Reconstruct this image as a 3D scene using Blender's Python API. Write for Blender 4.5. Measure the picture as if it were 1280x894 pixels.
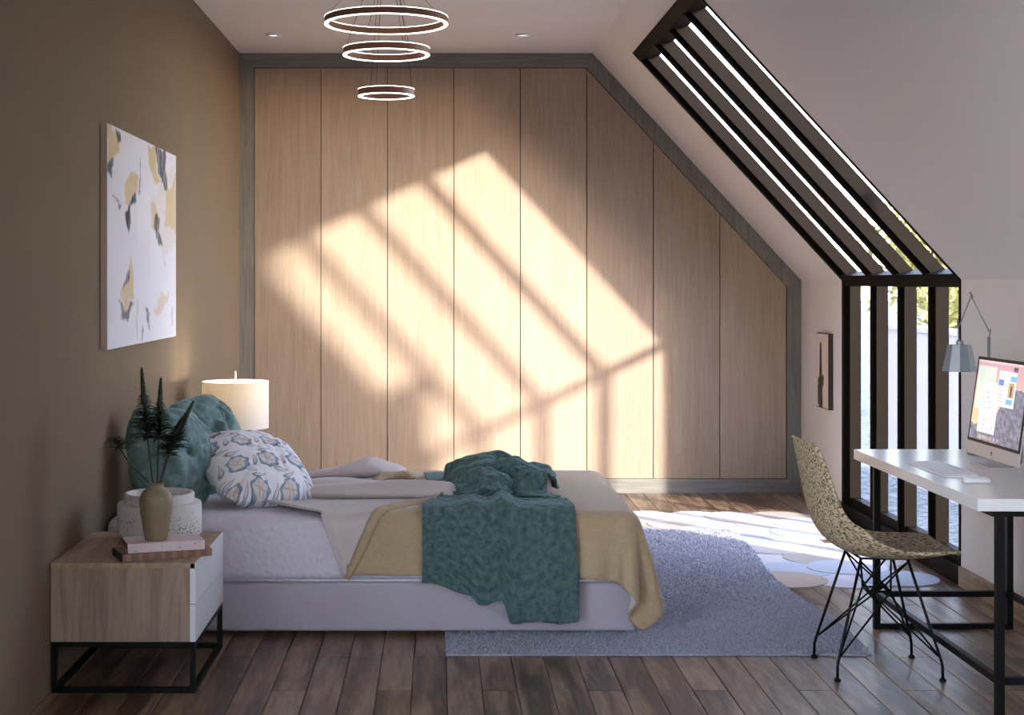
import bpy, bmesh, math, random
import numpy as np
from mathutils import Vector, Matrix, kdtree

for o in list(bpy.data.objects):
    bpy.data.objects.remove(o)
S = bpy.context.scene
COL = S.collection
R = math.radians
rnd = random.Random(7)
nrng = np.random.RandomState(5)

# ------------------------------------------------------------------ camera
cam_d = bpy.data.cameras.new('camera')
cam_d.sensor_width = 36.0
cam_d.sensor_fit = 'HORIZONTAL'
cam_d.lens = 1850 / 1280 * 36.0
cam_d.shift_x = 91 / 1280
cam_d.shift_y = -93 / 1280
cam_d.clip_start = 0.05
cam = bpy.data.objects.new('camera', cam_d)
COL.objects.link(cam)
cam.location = (0, 0, 1.45)
cam.rotation_euler = (R(90), 0, 0)
S.camera = cam

# ------------------------------------------------------------------ world, sun, exposure
SUN = Vector((-0.838, 1.0, -0.40)).normalized()          # travel direction of the sunlight
W = bpy.data.worlds.new('sky')
S.world = W
W.use_nodes = True
nt = W.node_tree
nt.nodes.clear()
wo = nt.nodes.new('ShaderNodeOutputWorld')
bg = nt.nodes.new('ShaderNodeBackground')
sky = nt.nodes.new('ShaderNodeTexSky')
sky.sky_type = 'NISHITA'
sky.sun_disc = False
sky.sun_elevation = math.asin(-SUN.z)
sky.sun_rotation = math.atan2(-SUN.x, -SUN.y)
sky.altitude = 50
sky.dust_density = 0.4
sky.ozone_density = 1.5
hs = nt.nodes.new('ShaderNodeHueSaturation')
hs.inputs['Saturation'].default_value = 0.72
nt.links.new(sky.outputs[0], hs.inputs['Color'])
tint = nt.nodes.new('ShaderNodeMixRGB')
tint.blend_type = 'MULTIPLY'
tint.inputs[0].default_value = 1.0
tint.inputs[2].default_value = (1.06, 0.965, 1.03, 1)          # slightly violet evening haze over the whole sky
nt.links.new(hs.outputs[0], tint.inputs[1])
nt.links.new(tint.outputs[0], bg.inputs['Color'])
bg.inputs['Strength'].default_value = 1.7
nt.links.new(bg.outputs[0], wo.inputs['Surface'])

sun_d = bpy.data.lights.new('sun', 'SUN')
sun_d.energy = 8.8
sun_d.angle = R(2.3)
sun_d.color = (1.0, 0.94, 0.84)
sun = bpy.data.objects.new('sun', sun_d)
COL.objects.link(sun)
sun.location = (12, -12, 8)
sun.rotation_euler = SUN.to_track_quat('-Z', 'Y').to_euler()

vs = S.view_settings
vs.view_transform = 'Standard'
vs.look = 'None'
vs.exposure = 0.68
vs.gamma = 1.0
vs.use_curve_mapping = False

# ------------------------------------------------------------------ helpers
def lin(c):
    return tuple((v / 255 / 12.92) if v / 255 <= 0.04045 else ((v / 255 + 0.055) / 1.055) ** 2.4 for v in c)

def tag(o, label=None, cat=None, group=None, kind=None):
    if label: o['label'] = label
    if cat: o['category'] = cat
    if group: o['group'] = group
    if kind: o['kind'] = kind
    return o

def empty(name, loc=(0, 0, 0)):
    o = bpy.data.objects.new(name, None)
    o.empty_display_size = 0.1
    o.location = loc
    COL.objects.link(o)
    return o

class MB:
    def __init__(s):
        s.v = []; s.f = []
    def add(s, v, f):
        b = len(s.v)
        s.v += [tuple(p) for p in v]
        s.f += [tuple(b + i for i in q) for q in f]
        return s
    def box(s, a, b):
        x0, y0, z0 = a; x1, y1, z1 = b
        return s.add([(x0, y0, z0), (x1, y0, z0), (x1, y1, z0), (x0, y1, z0), (x0, y0, z1), (x1, y0, z1), (x1, y1, z1), (x0, y1, z1)],
                     [(0, 3, 2, 1), (4, 5, 6, 7), (0, 1, 5, 4), (1, 2, 6, 5), (2, 3, 7, 6), (3, 0, 4, 7)])
    def prism(s, pts, axis, a, b):
        """closed polygon pts (2D) extruded along axis from a to b"""
        n = len(pts)
        def P(p, t):
            return (t, p[0], p[1]) if axis == 'x' else (p[0], t, p[1]) if axis == 'y' else (p[0], p[1], t)
        v = [P(p, a) for p in pts] + [P(p, b) for p in pts]
        f = [tuple(range(n)), tuple(range(2 * n - 1, n - 1, -1))] + [(i, i + n, (i + 1) % n + n, (i + 1) % n) for i in range(n)]
        return s.add(v, f)
    def tube(s, path, r, n=8, cap=True):
        path = [Vector(p) for p in path]
        rs = r if isinstance(r, (list, tuple)) else [r] * len(path)
        t0 = (path[1] - path[0]).normalized()
        u = t0.orthogonal().normalized()
        rings = []
        for i, p in enumerate(path):
            t = (path[min(i + 1, len(path) - 1)] - path[max(i - 1, 0)]).normalized()
            u = (u - t * u.dot(t))
            u = u.normalized() if u.length > 1e-6 else t.orthogonal().normalized()
            w = t.cross(u)
            rings.append([p + (u * math.cos(2 * math.pi * k / n) + w * math.sin(2 * math.pi * k / n)) * rs[i] for k in range(n)])
        v = [q for g in rings for q in g]
        f = []
        for i in range(len(path) - 1):
            for k in range(n):
                a = i * n + k; b = i * n + (k + 1) % n
                f.append((a, b, b + n, a + n))
        if cap:
            f.append(tuple(range(n - 1, -1, -1)))
            f.append(tuple(range((len(path) - 1) * n, len(path) * n)))
        return s.add(v, f)
    def lathe(s, prof, n=40, c=(0, 0, 0), closed=False, caps=True):
        v = []; f = []
        for (r, z) in prof:
            for k in range(n):
                a = 2 * math.pi * k / n
                v.append((c[0] + r * math.cos(a), c[1] + r * math.sin(a), c[2] + z))
        m = len(prof)
        for i in range(m if closed else m - 1):
            j = (i + 1) % m
            for k in range(n):
                f.append((i * n + k, i * n + (k + 1) % n, j * n + (k + 1) % n, j * n + k))
        if caps and not closed:
            f.append(tuple(range(n - 1, -1, -1)))
            f.append(tuple(range((m - 1) * n, m * n)))
        return s.add(v, f)
    def grid(s, P):
        h, w = len(P), len(P[0])
        v = [p for row in P for p in row]
        f = [(i * w + j, i * w + j + 1, (i + 1) * w + j + 1, (i + 1) * w + j) for i in range(h - 1) for j in range(w - 1)]
        return s.add(v, f)
    def mesh(s, name):
        me = bpy.data.meshes.new(name)
        me.from_pydata(s.v, [], s.f)
        me.validate()
        return me
    def build(s, name, m, parent=None, smooth=False, bevel=0, loc=None, rot=None, fix=True, seg=2):
        me = s.mesh(name)
        if fix:
            bm = bmesh.new(); bm.from_mesh(me)
            bmesh.ops.recalc_face_normals(bm, faces=bm.faces)
            bm.to_mesh(me); bm.free()
        if smooth:
            me.polygons.foreach_set('use_smooth', [True] * len(me.polygons))
        if m: me.materials.append(m)
        o = bpy.data.objects.new(name, me)
        COL.objects.link(o)
        if parent: o.parent = parent
        if loc: o.location = loc
        if rot: o.rotation_euler = rot
        if bevel:
            b = o.modifiers.new('bevel', 'BEVEL')
            b.width = bevel; b.segments = seg; b.limit_method = 'ANGLE'; b.angle_limit = R(40)
        return o

def mesh_obj(name, me, m, parent=None, loc=None):
    if m and not me.materials: me.materials.append(m)
    o = bpy.data.objects.new(name, me)
    COL.objects.link(o)
    if parent: o.parent = parent
    if loc: o.location = loc
    return o

def add_sub(o, lv=1):
    m = o.modifiers.new('sub', 'SUBSURF'); m.levels = lv; m.render_levels = lv

def set_colors(me, cols):
    """per-vertex colours (linear) as attribute Col"""
    a = me.color_attributes.new('Col', 'FLOAT_COLOR', 'POINT')
    c = np.ones((len(cols), 4), dtype=np.float32)
    c[:, :3] = cols
    a.data.foreach_set('color', c.ravel())

# ------------------------------------------------------------------ materials
def newmat(name):
    m = bpy.data.materials.new(name)
    m.use_nodes = True
    n = m.node_tree
    return m, n, n.nodes['Principled BSDF']

def N(nt, t, **kw):
    n = nt.nodes.new(t)
    for k, v in kw.items():
        setattr(n, k, v)
    return n

def plain(name, rgb, rough=0.6, spec=0.4, metal=0, bump=0, bscale=200, var=0, vscale=6):
    m, nt, b = newmat(name)
    b.inputs['Base Color'].default_value = (*lin(rgb), 1)
    b.inputs['Roughness'].default_value = rough
    b.inputs['Specular IOR Level'].default_value = spec
    b.inputs['Metallic'].default_value = metal
    tc = N(nt, 'ShaderNodeTexCoord')
    if var:
        ns = N(nt, 'ShaderNodeTexNoise'); ns.inputs['Scale'].default_value = vscale; ns.inputs['Detail'].default_value = 5
        nt.links.new(tc.outputs['Object'], ns.inputs['Vector'])
        r = N(nt, 'ShaderNodeValToRGB')
        c = lin(rgb)
        r.color_ramp.elements[0].position = 0.3; r.color_ramp.elements[1].position = 0.7
        r.color_ramp.elements[0].color = (*[x * (1 - var) for x in c], 1)
        r.color_ramp.elements[1].color = (*[min(1, x * (1 + var)) for x in c], 1)
        nt.links.new(ns.outputs['Fac'], r.inputs[0]); nt.links.new(r.outputs[0], b.inputs['Base Color'])
    if bump:
        ns = N(nt, 'ShaderNodeTexNoise'); ns.inputs['Scale'].default_value = bscale; ns.inputs['Detail'].default_value = 3
        nt.links.new(tc.outputs['Object'], ns.inputs['Vector'])
        bp = N(nt, 'ShaderNodeBump'); bp.inputs['Strength'].default_value = bump; bp.inputs['Distance'].default_value = 0.004
        nt.links.new(ns.outputs['Fac'], bp.inputs['Height']); nt.links.new(bp.outputs[0], b.inputs['Normal'])
    return m

def fabric(name, rgb, sheen=0.3, rough=0.9, bump=0.3, bscale=400, var=0.12, vscale=9, rgb2=None, weave=None):
    m = plain(name, rgb, rough, 0.15, 0, bump, bscale, var, vscale)
    b = m.node_tree.nodes['Principled BSDF']
    b.inputs['Sheen Weight'].default_value = sheen
    b.inputs['Sheen Roughness'].default_value = 0.4
    return m

def wood(name, c_dark, c_mid, c_light, rough=0.5, spec=0.35, grain_axis='Z', stretch=18, scale=3.0, rand=True, bump=0.06, coat=0, rings=True):
    """long-grain wood: streaks along grain_axis plus distorted rings, offset per object"""
    m, nt, b = newmat(name)
    tc = N(nt, 'ShaderNodeTexCoord')
    mp = N(nt, 'ShaderNodeMapping')
    sc = [1.0, 1.0, 1.0]
    sc['XYZ'.index(grain_axis)] = 1.0 / stretch
    mp.inputs['Scale'].default_value = sc
    src = tc.outputs['Object']
    if rand:
        oi = N(nt, 'ShaderNodeObjectInfo')
        mu = N(nt, 'ShaderNodeVectorMath', operation='SCALE'); mu.inputs['Scale'].default_value = 1.0
        cb = N(nt, 'ShaderNodeCombineXYZ')
        ml = N(nt, 'ShaderNodeMath', operation='MULTIPLY'); ml.inputs[1].default_value = 37.0
        nt.links.new(oi.outputs['Random'], ml.inputs[0])
        for i in range(3): nt.links.new(ml.outputs[0], cb.inputs[i])
        ad = N(nt, 'ShaderNodeVectorMath', operation='ADD')
        nt.links.new(src, ad.inputs[0]); nt.links.new(cb.outputs[0], ad.inputs[1])
        src = ad.outputs[0]
    nt.links.new(src, mp.inputs['Vector'])
    n1 = N(nt, 'ShaderNodeTexNoise'); n1.inputs['Scale'].default_value = scale * 22; n1.inputs['Detail'].default_value = 6; n1.inputs['Roughness'].default_value = 0.65
    n2 = N(nt, 'ShaderNodeTexNoise'); n2.inputs['Scale'].default_value = scale * 2.2; n2.inputs['Detail'].default_value = 3
    nt.links.new(mp.outputs[0], n1.inputs['Vector']); nt.links.new(mp.outputs[0], n2.inputs['Vector'])
    # rings: fractional bands of the low noise
    mm = N(nt, 'ShaderNodeMath', operation='MULTIPLY'); mm.inputs[1].default_value = 26.0
    nt.links.new(n2.outputs['Fac'], mm.inputs[0])
    sn = N(nt, 'ShaderNodeMath', operation='SINE'); nt.links.new(mm.outputs[0], sn.inputs[0])
    rg = N(nt, 'ShaderNodeMath', operation='MULTIPLY_ADD'); rg.inputs[1].default_value = 0.16 if rings else 0.04; rg.inputs[2].default_value = 0.0
    nt.links.new(sn.outputs[0], rg.inputs[0])
    sm = N(nt, 'ShaderNodeMath', operation='ADD')
    nt.links.new(n1.outputs['Fac'], sm.inputs[0]); nt.links.new(rg.outputs[0], sm.inputs[1])
    if rand:
        rv = N(nt, 'ShaderNodeMath', operation='MULTIPLY_ADD'); rv.inputs[1].default_value = 0.16; rv.inputs[2].default_value = -0.08
        nt.links.new(oi.outputs['Random'], rv.inputs[0])
        s2 = N(nt, 'ShaderNodeMath', operation='ADD')
        nt.links.new(sm.outputs[0], s2.inputs[0]); nt.links.new(rv.outputs[0], s2.inputs[1])
        sm = s2
    r = N(nt, 'ShaderNodeValToRGB')
    r.color_ramp.elements[0].position = 0.28; r.color_ramp.elements[1].position = 0.72
    r.color_ramp.elements[0].color = (*lin(c_dark), 1); r.color_ramp.elements[1].color = (*lin(c_light), 1)
    e = r.color_ramp.elements.new(0.5); e.color = (*lin(c_mid), 1)
    nt.links.new(sm.outputs[0], r.inputs[0]); nt.links.new(r.outputs[0], b.inputs['Base Color'])
    bp = N(nt, 'ShaderNodeBump'); bp.inputs['Strength'].default_value = bump; bp.inputs['Distance'].default_value = 0.003
    nt.links.new(sm.outputs[0], bp.inputs['Height']); nt.links.new(bp.outputs[0], b.inputs['Normal'])
    b.inputs['Roughness'].default_value = rough
    b.inputs['Specular IOR Level'].default_value = spec
    b.inputs['Coat Weight'].default_value = coat
    return m

def emis(name, rgb, strength):
    m, nt, b = newmat(name)
    b.inputs['Base Color'].default_value = (*lin(rgb), 1)
    b.inputs['Emission Color'].default_value = (*lin(rgb), 1)
    b.inputs['Emission Strength'].default_value = strength
    return m

def vcol(name, rough=0.8, spec=0.2, em=0.0, bump=0):
    m, nt, b = newmat(name)
    a = N(nt, 'ShaderNodeVertexColor'); a.layer_name = 'Col'
    if em:
        b.inputs['Base Color'].default_value = (0.01, 0.01, 0.01, 1)
        nt.links.new(a.outputs['Color'], b.inputs['Emission Color']); b.inputs['Emission Strength'].default_value = em
    else:
        nt.links.new(a.outputs['Color'], b.inputs['Base Color'])
    b.inputs['Roughness'].default_value = rough
    b.inputs['Specular IOR Level'].default_value = spec
    if bump:
        tc = N(nt, 'ShaderNodeTexCoord')
        ns = N(nt, 'ShaderNodeTexNoise'); ns.inputs['Scale'].default_value = 300
        nt.links.new(tc.outputs['Object'], ns.inputs['Vector'])
        bp = N(nt, 'ShaderNodeBump'); bp.inputs['Strength'].default_value = bump; bp.inputs['Distance'].default_value = 0.003
        nt.links.new(ns.outputs['Fac'], bp.inputs['Height']); nt.links.new(bp.outputs[0], b.inputs['Normal'])
    return m

def glassmat(name):
    m = bpy.data.materials.new(name); m.use_nodes = True
    nt = m.node_tree; nt.nodes.clear()
    o = N(nt, 'ShaderNodeOutputMaterial'); t = N(nt, 'ShaderNodeBsdfTransparent'); g = N(nt, 'ShaderNodeBsdfGlossy')
    t.inputs['Color'].default_value = (0.94, 0.96, 0.96, 1)
    g.inputs['Roughness'].default_value = 0.02
    mx = N(nt, 'ShaderNodeMixShader'); fr = N(nt, 'ShaderNodeLayerWeight'); fr.inputs['Blend'].default_value = 0.5
    pw = N(nt, 'ShaderNodeMath', operation='POWER'); pw.inputs[1].default_value = 5.0
    ma = N(nt, 'ShaderNodeMath', operation='MULTIPLY_ADD'); ma.inputs[1].default_value = 0.9; ma.inputs[2].default_value = 0.04
    nt.links.new(fr.outputs['Facing'], pw.inputs[0]); nt.links.new(pw.outputs[0], ma.inputs[0]); nt.links.new(ma.outputs[0], mx.inputs[0]); nt.links.new(t.outputs[0], mx.inputs[1]); nt.links.new(g.outputs[0], mx.inputs[2])
    nt.links.new(mx.outputs[0], o.inputs['Surface'])
    return m

M = {}
M['wall_taupe'] = plain('taupe_plaster', (124, 107, 87), 0.85, 0.2, bump=0.05, bscale=60, var=0.03, vscale=2)
M['wall_white'] = plain('white_plaster', (232, 226, 223), 0.9, 0.15, bump=0.04, bscale=60)
M['black_frame'] = plain('black_window_frame', (23, 17, 13), 0.55, 0.05)
M['black_metal'] = plain('black_metal', (8, 8, 10), 0.5, 0.2)
M['glass'] = glassmat('window_glass')
M['oak'] = wood('oak_door', (147, 127, 110), (160, 139, 120), (171, 150, 131), 0.5, 0.25, 'Z', 26, 4.5, bump=0.03, rings=False)
M['greyoak_v'] = wood('grey_oak_upright', (104, 101, 95), (122, 118, 111), (138, 133, 125), 0.6, 0.2, 'Z', 22, 3, rings=False)
M['greyoak_h'] = wood('grey_oak_rail', (104, 101, 95), (122, 118, 111), (138, 133, 125), 0.6, 0.2, 'X', 22, 3, rings=False)
M['floor'] = wood('floor_plank', (76, 57, 44), (116, 92, 73), (148, 123, 99), 0.34, 0.5, 'Y', 9, 2.6, bump=0.1)
M['base_wood'] = wood('baseboard_wood', (120, 100, 82), (150, 128, 106), (172, 150, 126), 0.5, 0.3, 'Y', 12, 3)
M['nightwood_v'] = wood('night_wood_side', (140, 121, 102), (154, 134, 114), (166, 147, 127), 0.5, 0.3, 'Z', 16, 6)
M['nightwood_h'] = wood('night_wood_top', (160, 137, 112), (176, 152, 126), (188, 166, 140), 0.5, 0.3, 'Y', 16, 5)
M['white_lacquer'] = plain('white_lacquer', (226, 226, 230), 0.3, 0.4)
M['desk_white'] = plain('desk_white', (224, 222, 222), 0.22, 0.5)
M['alu'] = plain('brushed_aluminium', (196, 192, 194), 0.4, 0.5, 0.25)
M['shade_white'] = plain('lamp_shade', (236, 230, 220), 0.8, 0.2)
M['ringbrown'] = plain('bronze_ring', (118, 80, 60), 0.5, 0.4)
M['led'] = emis('led_strip', (255, 246, 236), 3.0)

# ------------------------------------------------------------------ room dimensions
XL, XR, YB, YF, ZC = -1.378, 2.50, 10.24, -1.0, 3.038
XS, ZK = 1.057, 1.467                 # slope starts at (XS, ZC), ends at (XR, ZK)
WY0, WY1 = 7.09, 9.17                 # window extent along the room
WX, WZ = 1.204, 2.878                 # upper end of the sloped window
TH = 0.07
nrm = Vector((0.7365, 0, 0.6765))     # outward normal of the slope

def slope_pt(x, n=0.0):
    z = ZC - (x - XS) * (ZC - ZK) / (XR - XS)
    return (x + nrm.x * n, z + nrm.z * n)

def struct(name, mb, m, **kw):
    o = mb.build(name, m, **kw)
    o['kind'] = 'structure'
    return o

LY0, LY1, LZ0, LZ1 = -0.3, 3.6, 0.25, 2.55          # unseen window added beside the viewer to light the right slope
mb = MB().box((XL - 0.15, LY1, 0), (XL, YB, ZC + 0.1)).box((XL - 0.15, YF, 0), (XL, LY0, ZC + 0.1)).box((XL - 0.15, LY0, 0), (XL, LY1, LZ0)).box((XL - 0.15, LY0, LZ1), (XL, LY1, ZC + 0.1))
tag(struct('wall_left', mb, M['wall_taupe']), 'tall taupe plaster wall behind the bed head')
tag(struct('wall_back', MB().box((XL - 0.15, YB + 0.06, -0.1), (XR + 0.2, YB + 0.2, ZC + 0.1)), M['wall_white']), 'white wall behind the wardrobe front')
tag(struct('ceiling', MB().box((XL - 0.15, YF, ZC), (XS + 0.05, YB + 0.2, ZC + 0.1)), M['wall_white']), 'flat cream ceiling with two downlights')

# right knee wall, split round the window
mb = MB()
mb.box((XR, YF, 0), (XR + TH, WY0, ZK)); mb.box((XR, WY1, 0), (XR + TH, YB + 0.1, ZK))
tag(struct('wall_right', mb, M['wall_white']), 'low white knee wall under the sloped ceiling')
# slope
mb = MB()
def slope_slab(x0, x1, y0, y1):
    a = slope_pt(x0); b = slope_pt(x1); c = slope_pt(x1, TH); d = slope_pt(x0, TH)
    if x1 == XR: c = (XR + TH, ZK + 0.3895 * TH)
    mb.prism([a, b, c, d], 'y', y0, y1)
slope_slab(XS, XR, YF, WY0); slope_slab(XS, XR, WY1, YB + 0.1); slope_slab(XS, WX, WY0, WY1)
tag(struct('ceiling_slope', mb, M['wall_white']), 'white sloped ceiling pierced by the black framed skylight')

# wall behind the viewer with a window added for sky fill light
RX0, RX1, RZ0, RZ1 = 0.0, 1.3, 0.95, 2.15
mb = MB()
mb.box((XL, YF - 0.1, 0), (RX0, YF, ZC)); mb.box((RX1, YF - 0.1, 0), (XR, YF, ZK)); mb.box((RX0, YF - 0.1, 0), (RX1, YF, RZ0)); mb.box((RX0, YF - 0.1, RZ1), (XS, YF, ZC))
mb.prism([(XS, RZ1), (RX1, RZ1), (RX1, slope_pt(RX1)[1]), (XS, ZC)], 'y', YF - 0.1, YF)
mb.prism([(RX1, ZK), (XR, ZK), (RX1, slope_pt(RX1)[1])], 'y', YF - 0.1, YF)
tag(struct('wall_front', mb, M['wall_white']), 'white gable wall opposite the wardrobe')
w2 = tag(empty('fill_window_2', ((RX0 + RX1) / 2, YF - 0.05, RZ0)), 'unseen black framed window added in the gable wall for fill light', kind='structure')
mb = MB()
for (a, b) in (((RX0, RZ0), (RX0 + 0.05, RZ1)), ((RX1 - 0.05, RZ0), (RX1, RZ1)), ((RX0 + .05, RZ0), (RX1 - .05, RZ0 + 0.05)), ((RX0 + .05, RZ1 - 0.05), (RX1 - .05, RZ1)), ((0.63, RZ0 + .05), (0.67, RZ1 - .05))):
    mb.box((a[0] - w2.location.x, -0.03, a[1] - RZ0), (b[0] - w2.location.x, 0.03, b[1] - RZ0))
mb.build('window_frame', M['black_frame'], w2)
for (a, b) in ((RX0 + .05, .63), (.67, RX1 - .05)):
    MB().box((a - w2.location.x, -0.004, .05), (b - w2.location.x, 0.004, RZ1 - RZ0 - .05)).build('pane', M['glass'], w2)

w3 = tag(empty('fill_window_3', (XL - .07, LY0, LZ0)), 'unseen wide black framed window added in the taupe wall for side light', kind='structure')
WH, WL = LZ1 - LZ0, LY1 - LY0
mb = MB().box((-.03, 0, 0), (.03, .05, WH)).box((-.03, WL - .05, 0), (.03, WL, WH)).box((-.03, .05, 0), (.03, WL - .05, .05)).box((-.03, .05, WH - .05), (.03, WL - .05, WH))
mb.box((-.03, WL / 2 - .025, .05), (.03, WL / 2 + .025, WH - .05))
mb.build('window_frame', M['black_frame'], w3)
for (a, b) in ((.05, WL / 2 - .025), (WL / 2 + .025, WL - .05)):
    MB().box((-.004, a, .05), (.004, b, WH - .05)).build('pane', M['glass'], w3)

# ------------------------------------------------------------------ floor planks
fl = tag(struct('floor', MB().box((XL - 0.1, YF, -0.06), (XR + 0.1, YB + 0.2, -0.016)), plain('subfloor', (30, 24, 20), 0.9)), 'brown oak plank floor')
PW, PL = 0.125, 1.4
pm = {}
def plank_mesh(w, l):
    k = (round(w, 4), round(l, 3))
    if k not in pm:
        g = 0.0012; c = 0.0022; w2_, l2 = w - 2 * g, l - 2 * g
        x0, x1, y0, y1 = g, w - g, g, l - g
        b = MB()
        b.add([(x0, y0, -0.016), (x1, y0, -0.016), (x1, y1, -0.016), (x0, y1, -0.016),
               (x0, y0, -c), (x1, y0, -c), (x1, y1, -c), (x0, y1, -c),
               (x0 + c, y0 + c, 0), (x1 - c, y0 + c, 0), (x1 - c, y1 - c, 0), (x0 + c, y1 - c, 0)],
              [(8, 9, 10, 11), (0, 1, 5, 4), (1, 2, 6, 5), (2, 3, 7, 6), (3, 0, 4, 7), (4, 5, 9, 8), (5, 6, 10, 9), (6, 7, 11, 10), (7, 4, 8, 11)])
        me = b.mesh('plank'); me.materials.append(M['floor']); pm[k] = me
    return pm[k]
rest = MB()
nrow = int((XR - XL) / PW) + 1
YS = 4.35
for r_ in range(nrow):
    x0 = XL + 0.031 + (r_ - 1) * PW
    xa, xb = max(x0, XL), min(x0 + PW, XR)
    if xb - xa < 0.01: continue
    y = YS + (-1.4, -0.933, -0.467)[r_ % 3] + 0.45
    while y < YB + 0.02:
        a, b = max(y, YS), min(y + PL, YB + 0.02)
        if b - a > 0.02:
            mesh_obj('plank', plank_mesh(xb - xa, b - a), None, fl, (xa, a, 0))
        y += PL
    y = YF
    while y < YS:
        b = min(y + PL, YS)
        rest.box((xa + .0012, y + .0012, -0.016), (xb - .0012, b - .0012, 0)); y += PL
o = rest.build('plank_field', M['floor'], fl); o['kind'] = 'stuff'

# baseboards on the right wall
struct('baseboard_right', MB().box((XR - 0.014, YF, 0), (XR, WY0, 0.095)).box((XR - 0.014, WY1, 0), (XR, YB, 0.095)), M['base_wood'], bevel=0.003)

# ------------------------------------------------------------------ window_1 : vertical + sloped glazing
win = tag(empty('window_1', (XR, (WY0 + WY1) / 2, 0)), 'tall black framed window bending up into the sloped ceiling', kind='structure')
WO = win.location.copy()
def wpath(n, zb=0.0):
    return [(XR + n, zb), (XR + n, ZK + 0.3895 * n), (WX + nrm.x * n, WZ + nrm.z * n)]
def pbar(mb, y0, y1, n0, n1, zb=0.0):
    a = wpath(n0, zb); b = wpath(n1, zb)
    v = []
    for i in range(3):
        for (p, y) in ((a[i], y0), (a[i], y1), (b[i], y1), (b[i], y0)):
            v.append((p[0] - WO.x, y - WO.y, p[1] - WO.z))
    f = [(0, 1, 2, 3), (11, 10, 9, 8)]
    for i in range(2):
        for k in range(4):
            f.append((i * 4 + k, i * 4 + (k + 1) % 4, (i + 1) * 4 + (k + 1) % 4, (i + 1) * 4 + k))
    mb.add(v, f)
MULL = (8.56, 8.05, 7.545)
NG = 0.078
for ym in MULL:
    mb = MB()
    pbar(mb, ym - 0.008, ym + 0.008, -0.006, 0.02)
    pbar(mb, ym - 0.040, ym + 0.008, 0.018, 0.085)
    mb.build('mullion', M['black_frame'], win)
mb = MB(); pbar(mb, WY1 - 0.05, WY1, -0.006, 0.03); pbar(mb, WY1 - 0.10, WY1, 0.018, 0.085); mb.build('jamb', M['black_frame'], win)
mb = MB(); pbar(mb, WY0, WY0 + 0.018, -0.006, 0.03); pbar(mb, WY0, WY0 + 0.05, 0.018, 0.085); mb.build('jamb', M['black_frame'], win)
# transom at the bend
def wb(n, t):      # point at depth n, distance t from the bend (negative = down)
    if t <= 0: return (XR + n - WO.x, ZK + 0.3895 * n + t - WO.z)
    d = Vector((WX - XR, 0, WZ - ZK)).normalized()
    return (XR + n + d.x * t - WO.x, ZK + 0.3895 * n + d.z * t - WO.z)
mb = MB(); mb.prism([wb(-.004, 0), wb(-.004, -.035), wb(.085, -.03), wb(.085, 0), wb(.085, .03), wb(-.004, .04)], 'y', WY0 + .002 - WO.y, WY1 - .002 - WO.y)
mb.build('transom', M['black_frame'], win)
# bottom rail and head
mb = MB()
mb.box((-0.008, WY0 - WO.y, 0), (0.03, WY1 - WO.y, 0.085)); mb.box((0.03, WY0 - WO.y, 0), (0.085, WY1 - WO.y, 0.135))
mb.build('sill_rail', M['black_frame'], win)
d = Vector((WX - XR, 0, WZ - ZK)); L = d.length
mb = MB(); mb.prism([wb(-.008, L), wb(-.008, L - .07), wb(.085, L - .09), wb(.085, L)], 'y', WY0 - WO.y, WY1 - WO.y)
mb.build('head_rail', M['black_frame'], win)
edges = [WY1 - .10] + [y for y in MULL] + [WY0 + .05]
for i in range(4):
    ya = edges[i] - (0.040 if i else 0); yb = edges[i + 1] + (0.008 if i < 3 else 0)
    mb = MB().box((NG, yb - WO.y, .135), (NG + .006, ya - WO.y, ZK - .02)); mb.build('pane', M['glass'], win)
    a = wb(NG, .03); b_ = wb(NG, L - .08); c = wb(NG + .006, L - .08); e = wb(NG + .006, .03)
    mb = MB().prism([a, b_, c, e], 'y', yb - WO.y, ya - WO.y); mb.build('pane', M['glass'], win)

# ------------------------------------------------------------------ wardrobe
wd = tag(empty('wardrobe', (0, YB, 0)), 'full height oak wardrobe front with grey wood surround and eight doors', 'wardrobe')
fw = 0.098
sx = (ZC - ZK) / (XR - XS)
def off_poly(t):           # outline of the gable inset by t (floor side too)
    ln = math.hypot(1, sx)
    # slope line: z = ZC - sx (x - XS) - t*ln
    zt = ZC - t; xr = XR - t
    xa = XS + (ZC - t * ln - zt) / sx
    zr = ZC - sx * (xr - XS) - t * ln
    return [(XL + t, t), (xr, t), (xr, zr), (xa, zt), (XL + t, zt)]
o0, o1 = off_poly(0.0), off_poly(fw)
for i, nm, mt in ((0, 'plinth', 'greyoak_h'), (1, 'frame_upright', 'greyoak_v'), (2, 'frame_rake', 'greyoak_v'), (3, 'frame_head', 'greyoak_h'), (4, 'frame_upright', 'greyoak_v')):
    j = (i + 1) % 5
    ob = MB().prism([o0[i], o0[j], o1[j], o1[i]], 'y', -0.022, 0.055).build(nm, M[mt], wd)
    if i == 2:
        pass
di = off_poly(fw + 0.003)
xl, xr = di[0][0], di[1][0]
dw = (xr - xl) / 8
def top_at(x):
    return di[4][1] if x <= di[3][0] else di[3][1] + (x - di[3][0]) * (di[2][1] - di[3][1]) / (di[2][0] - di[3][0])
for k in range(8):
    a, b_ = xl + k * dw + 0.0028, xl + (k + 1) * dw - 0.0028
    poly = [(a, di[0][1]), (b_, di[0][1]), (b_, top_at(b_))]
    if a < di[3][0] < b_: poly.append((di[3][0], di[4][1]))
    poly.append((a, top_at(a)))
    MB().prism([(p[0] - a, p[1]) for p in poly], 'y', -0.012, 0.01).build('door_panel', M['oak'], wd, loc=(a, 0, 0))
MB().prism(off_poly(fw + .001), 'y', .012, .05).build('carcass_back', plain('wardrobe_inside', (34, 27, 22), 0.9), wd)

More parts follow.
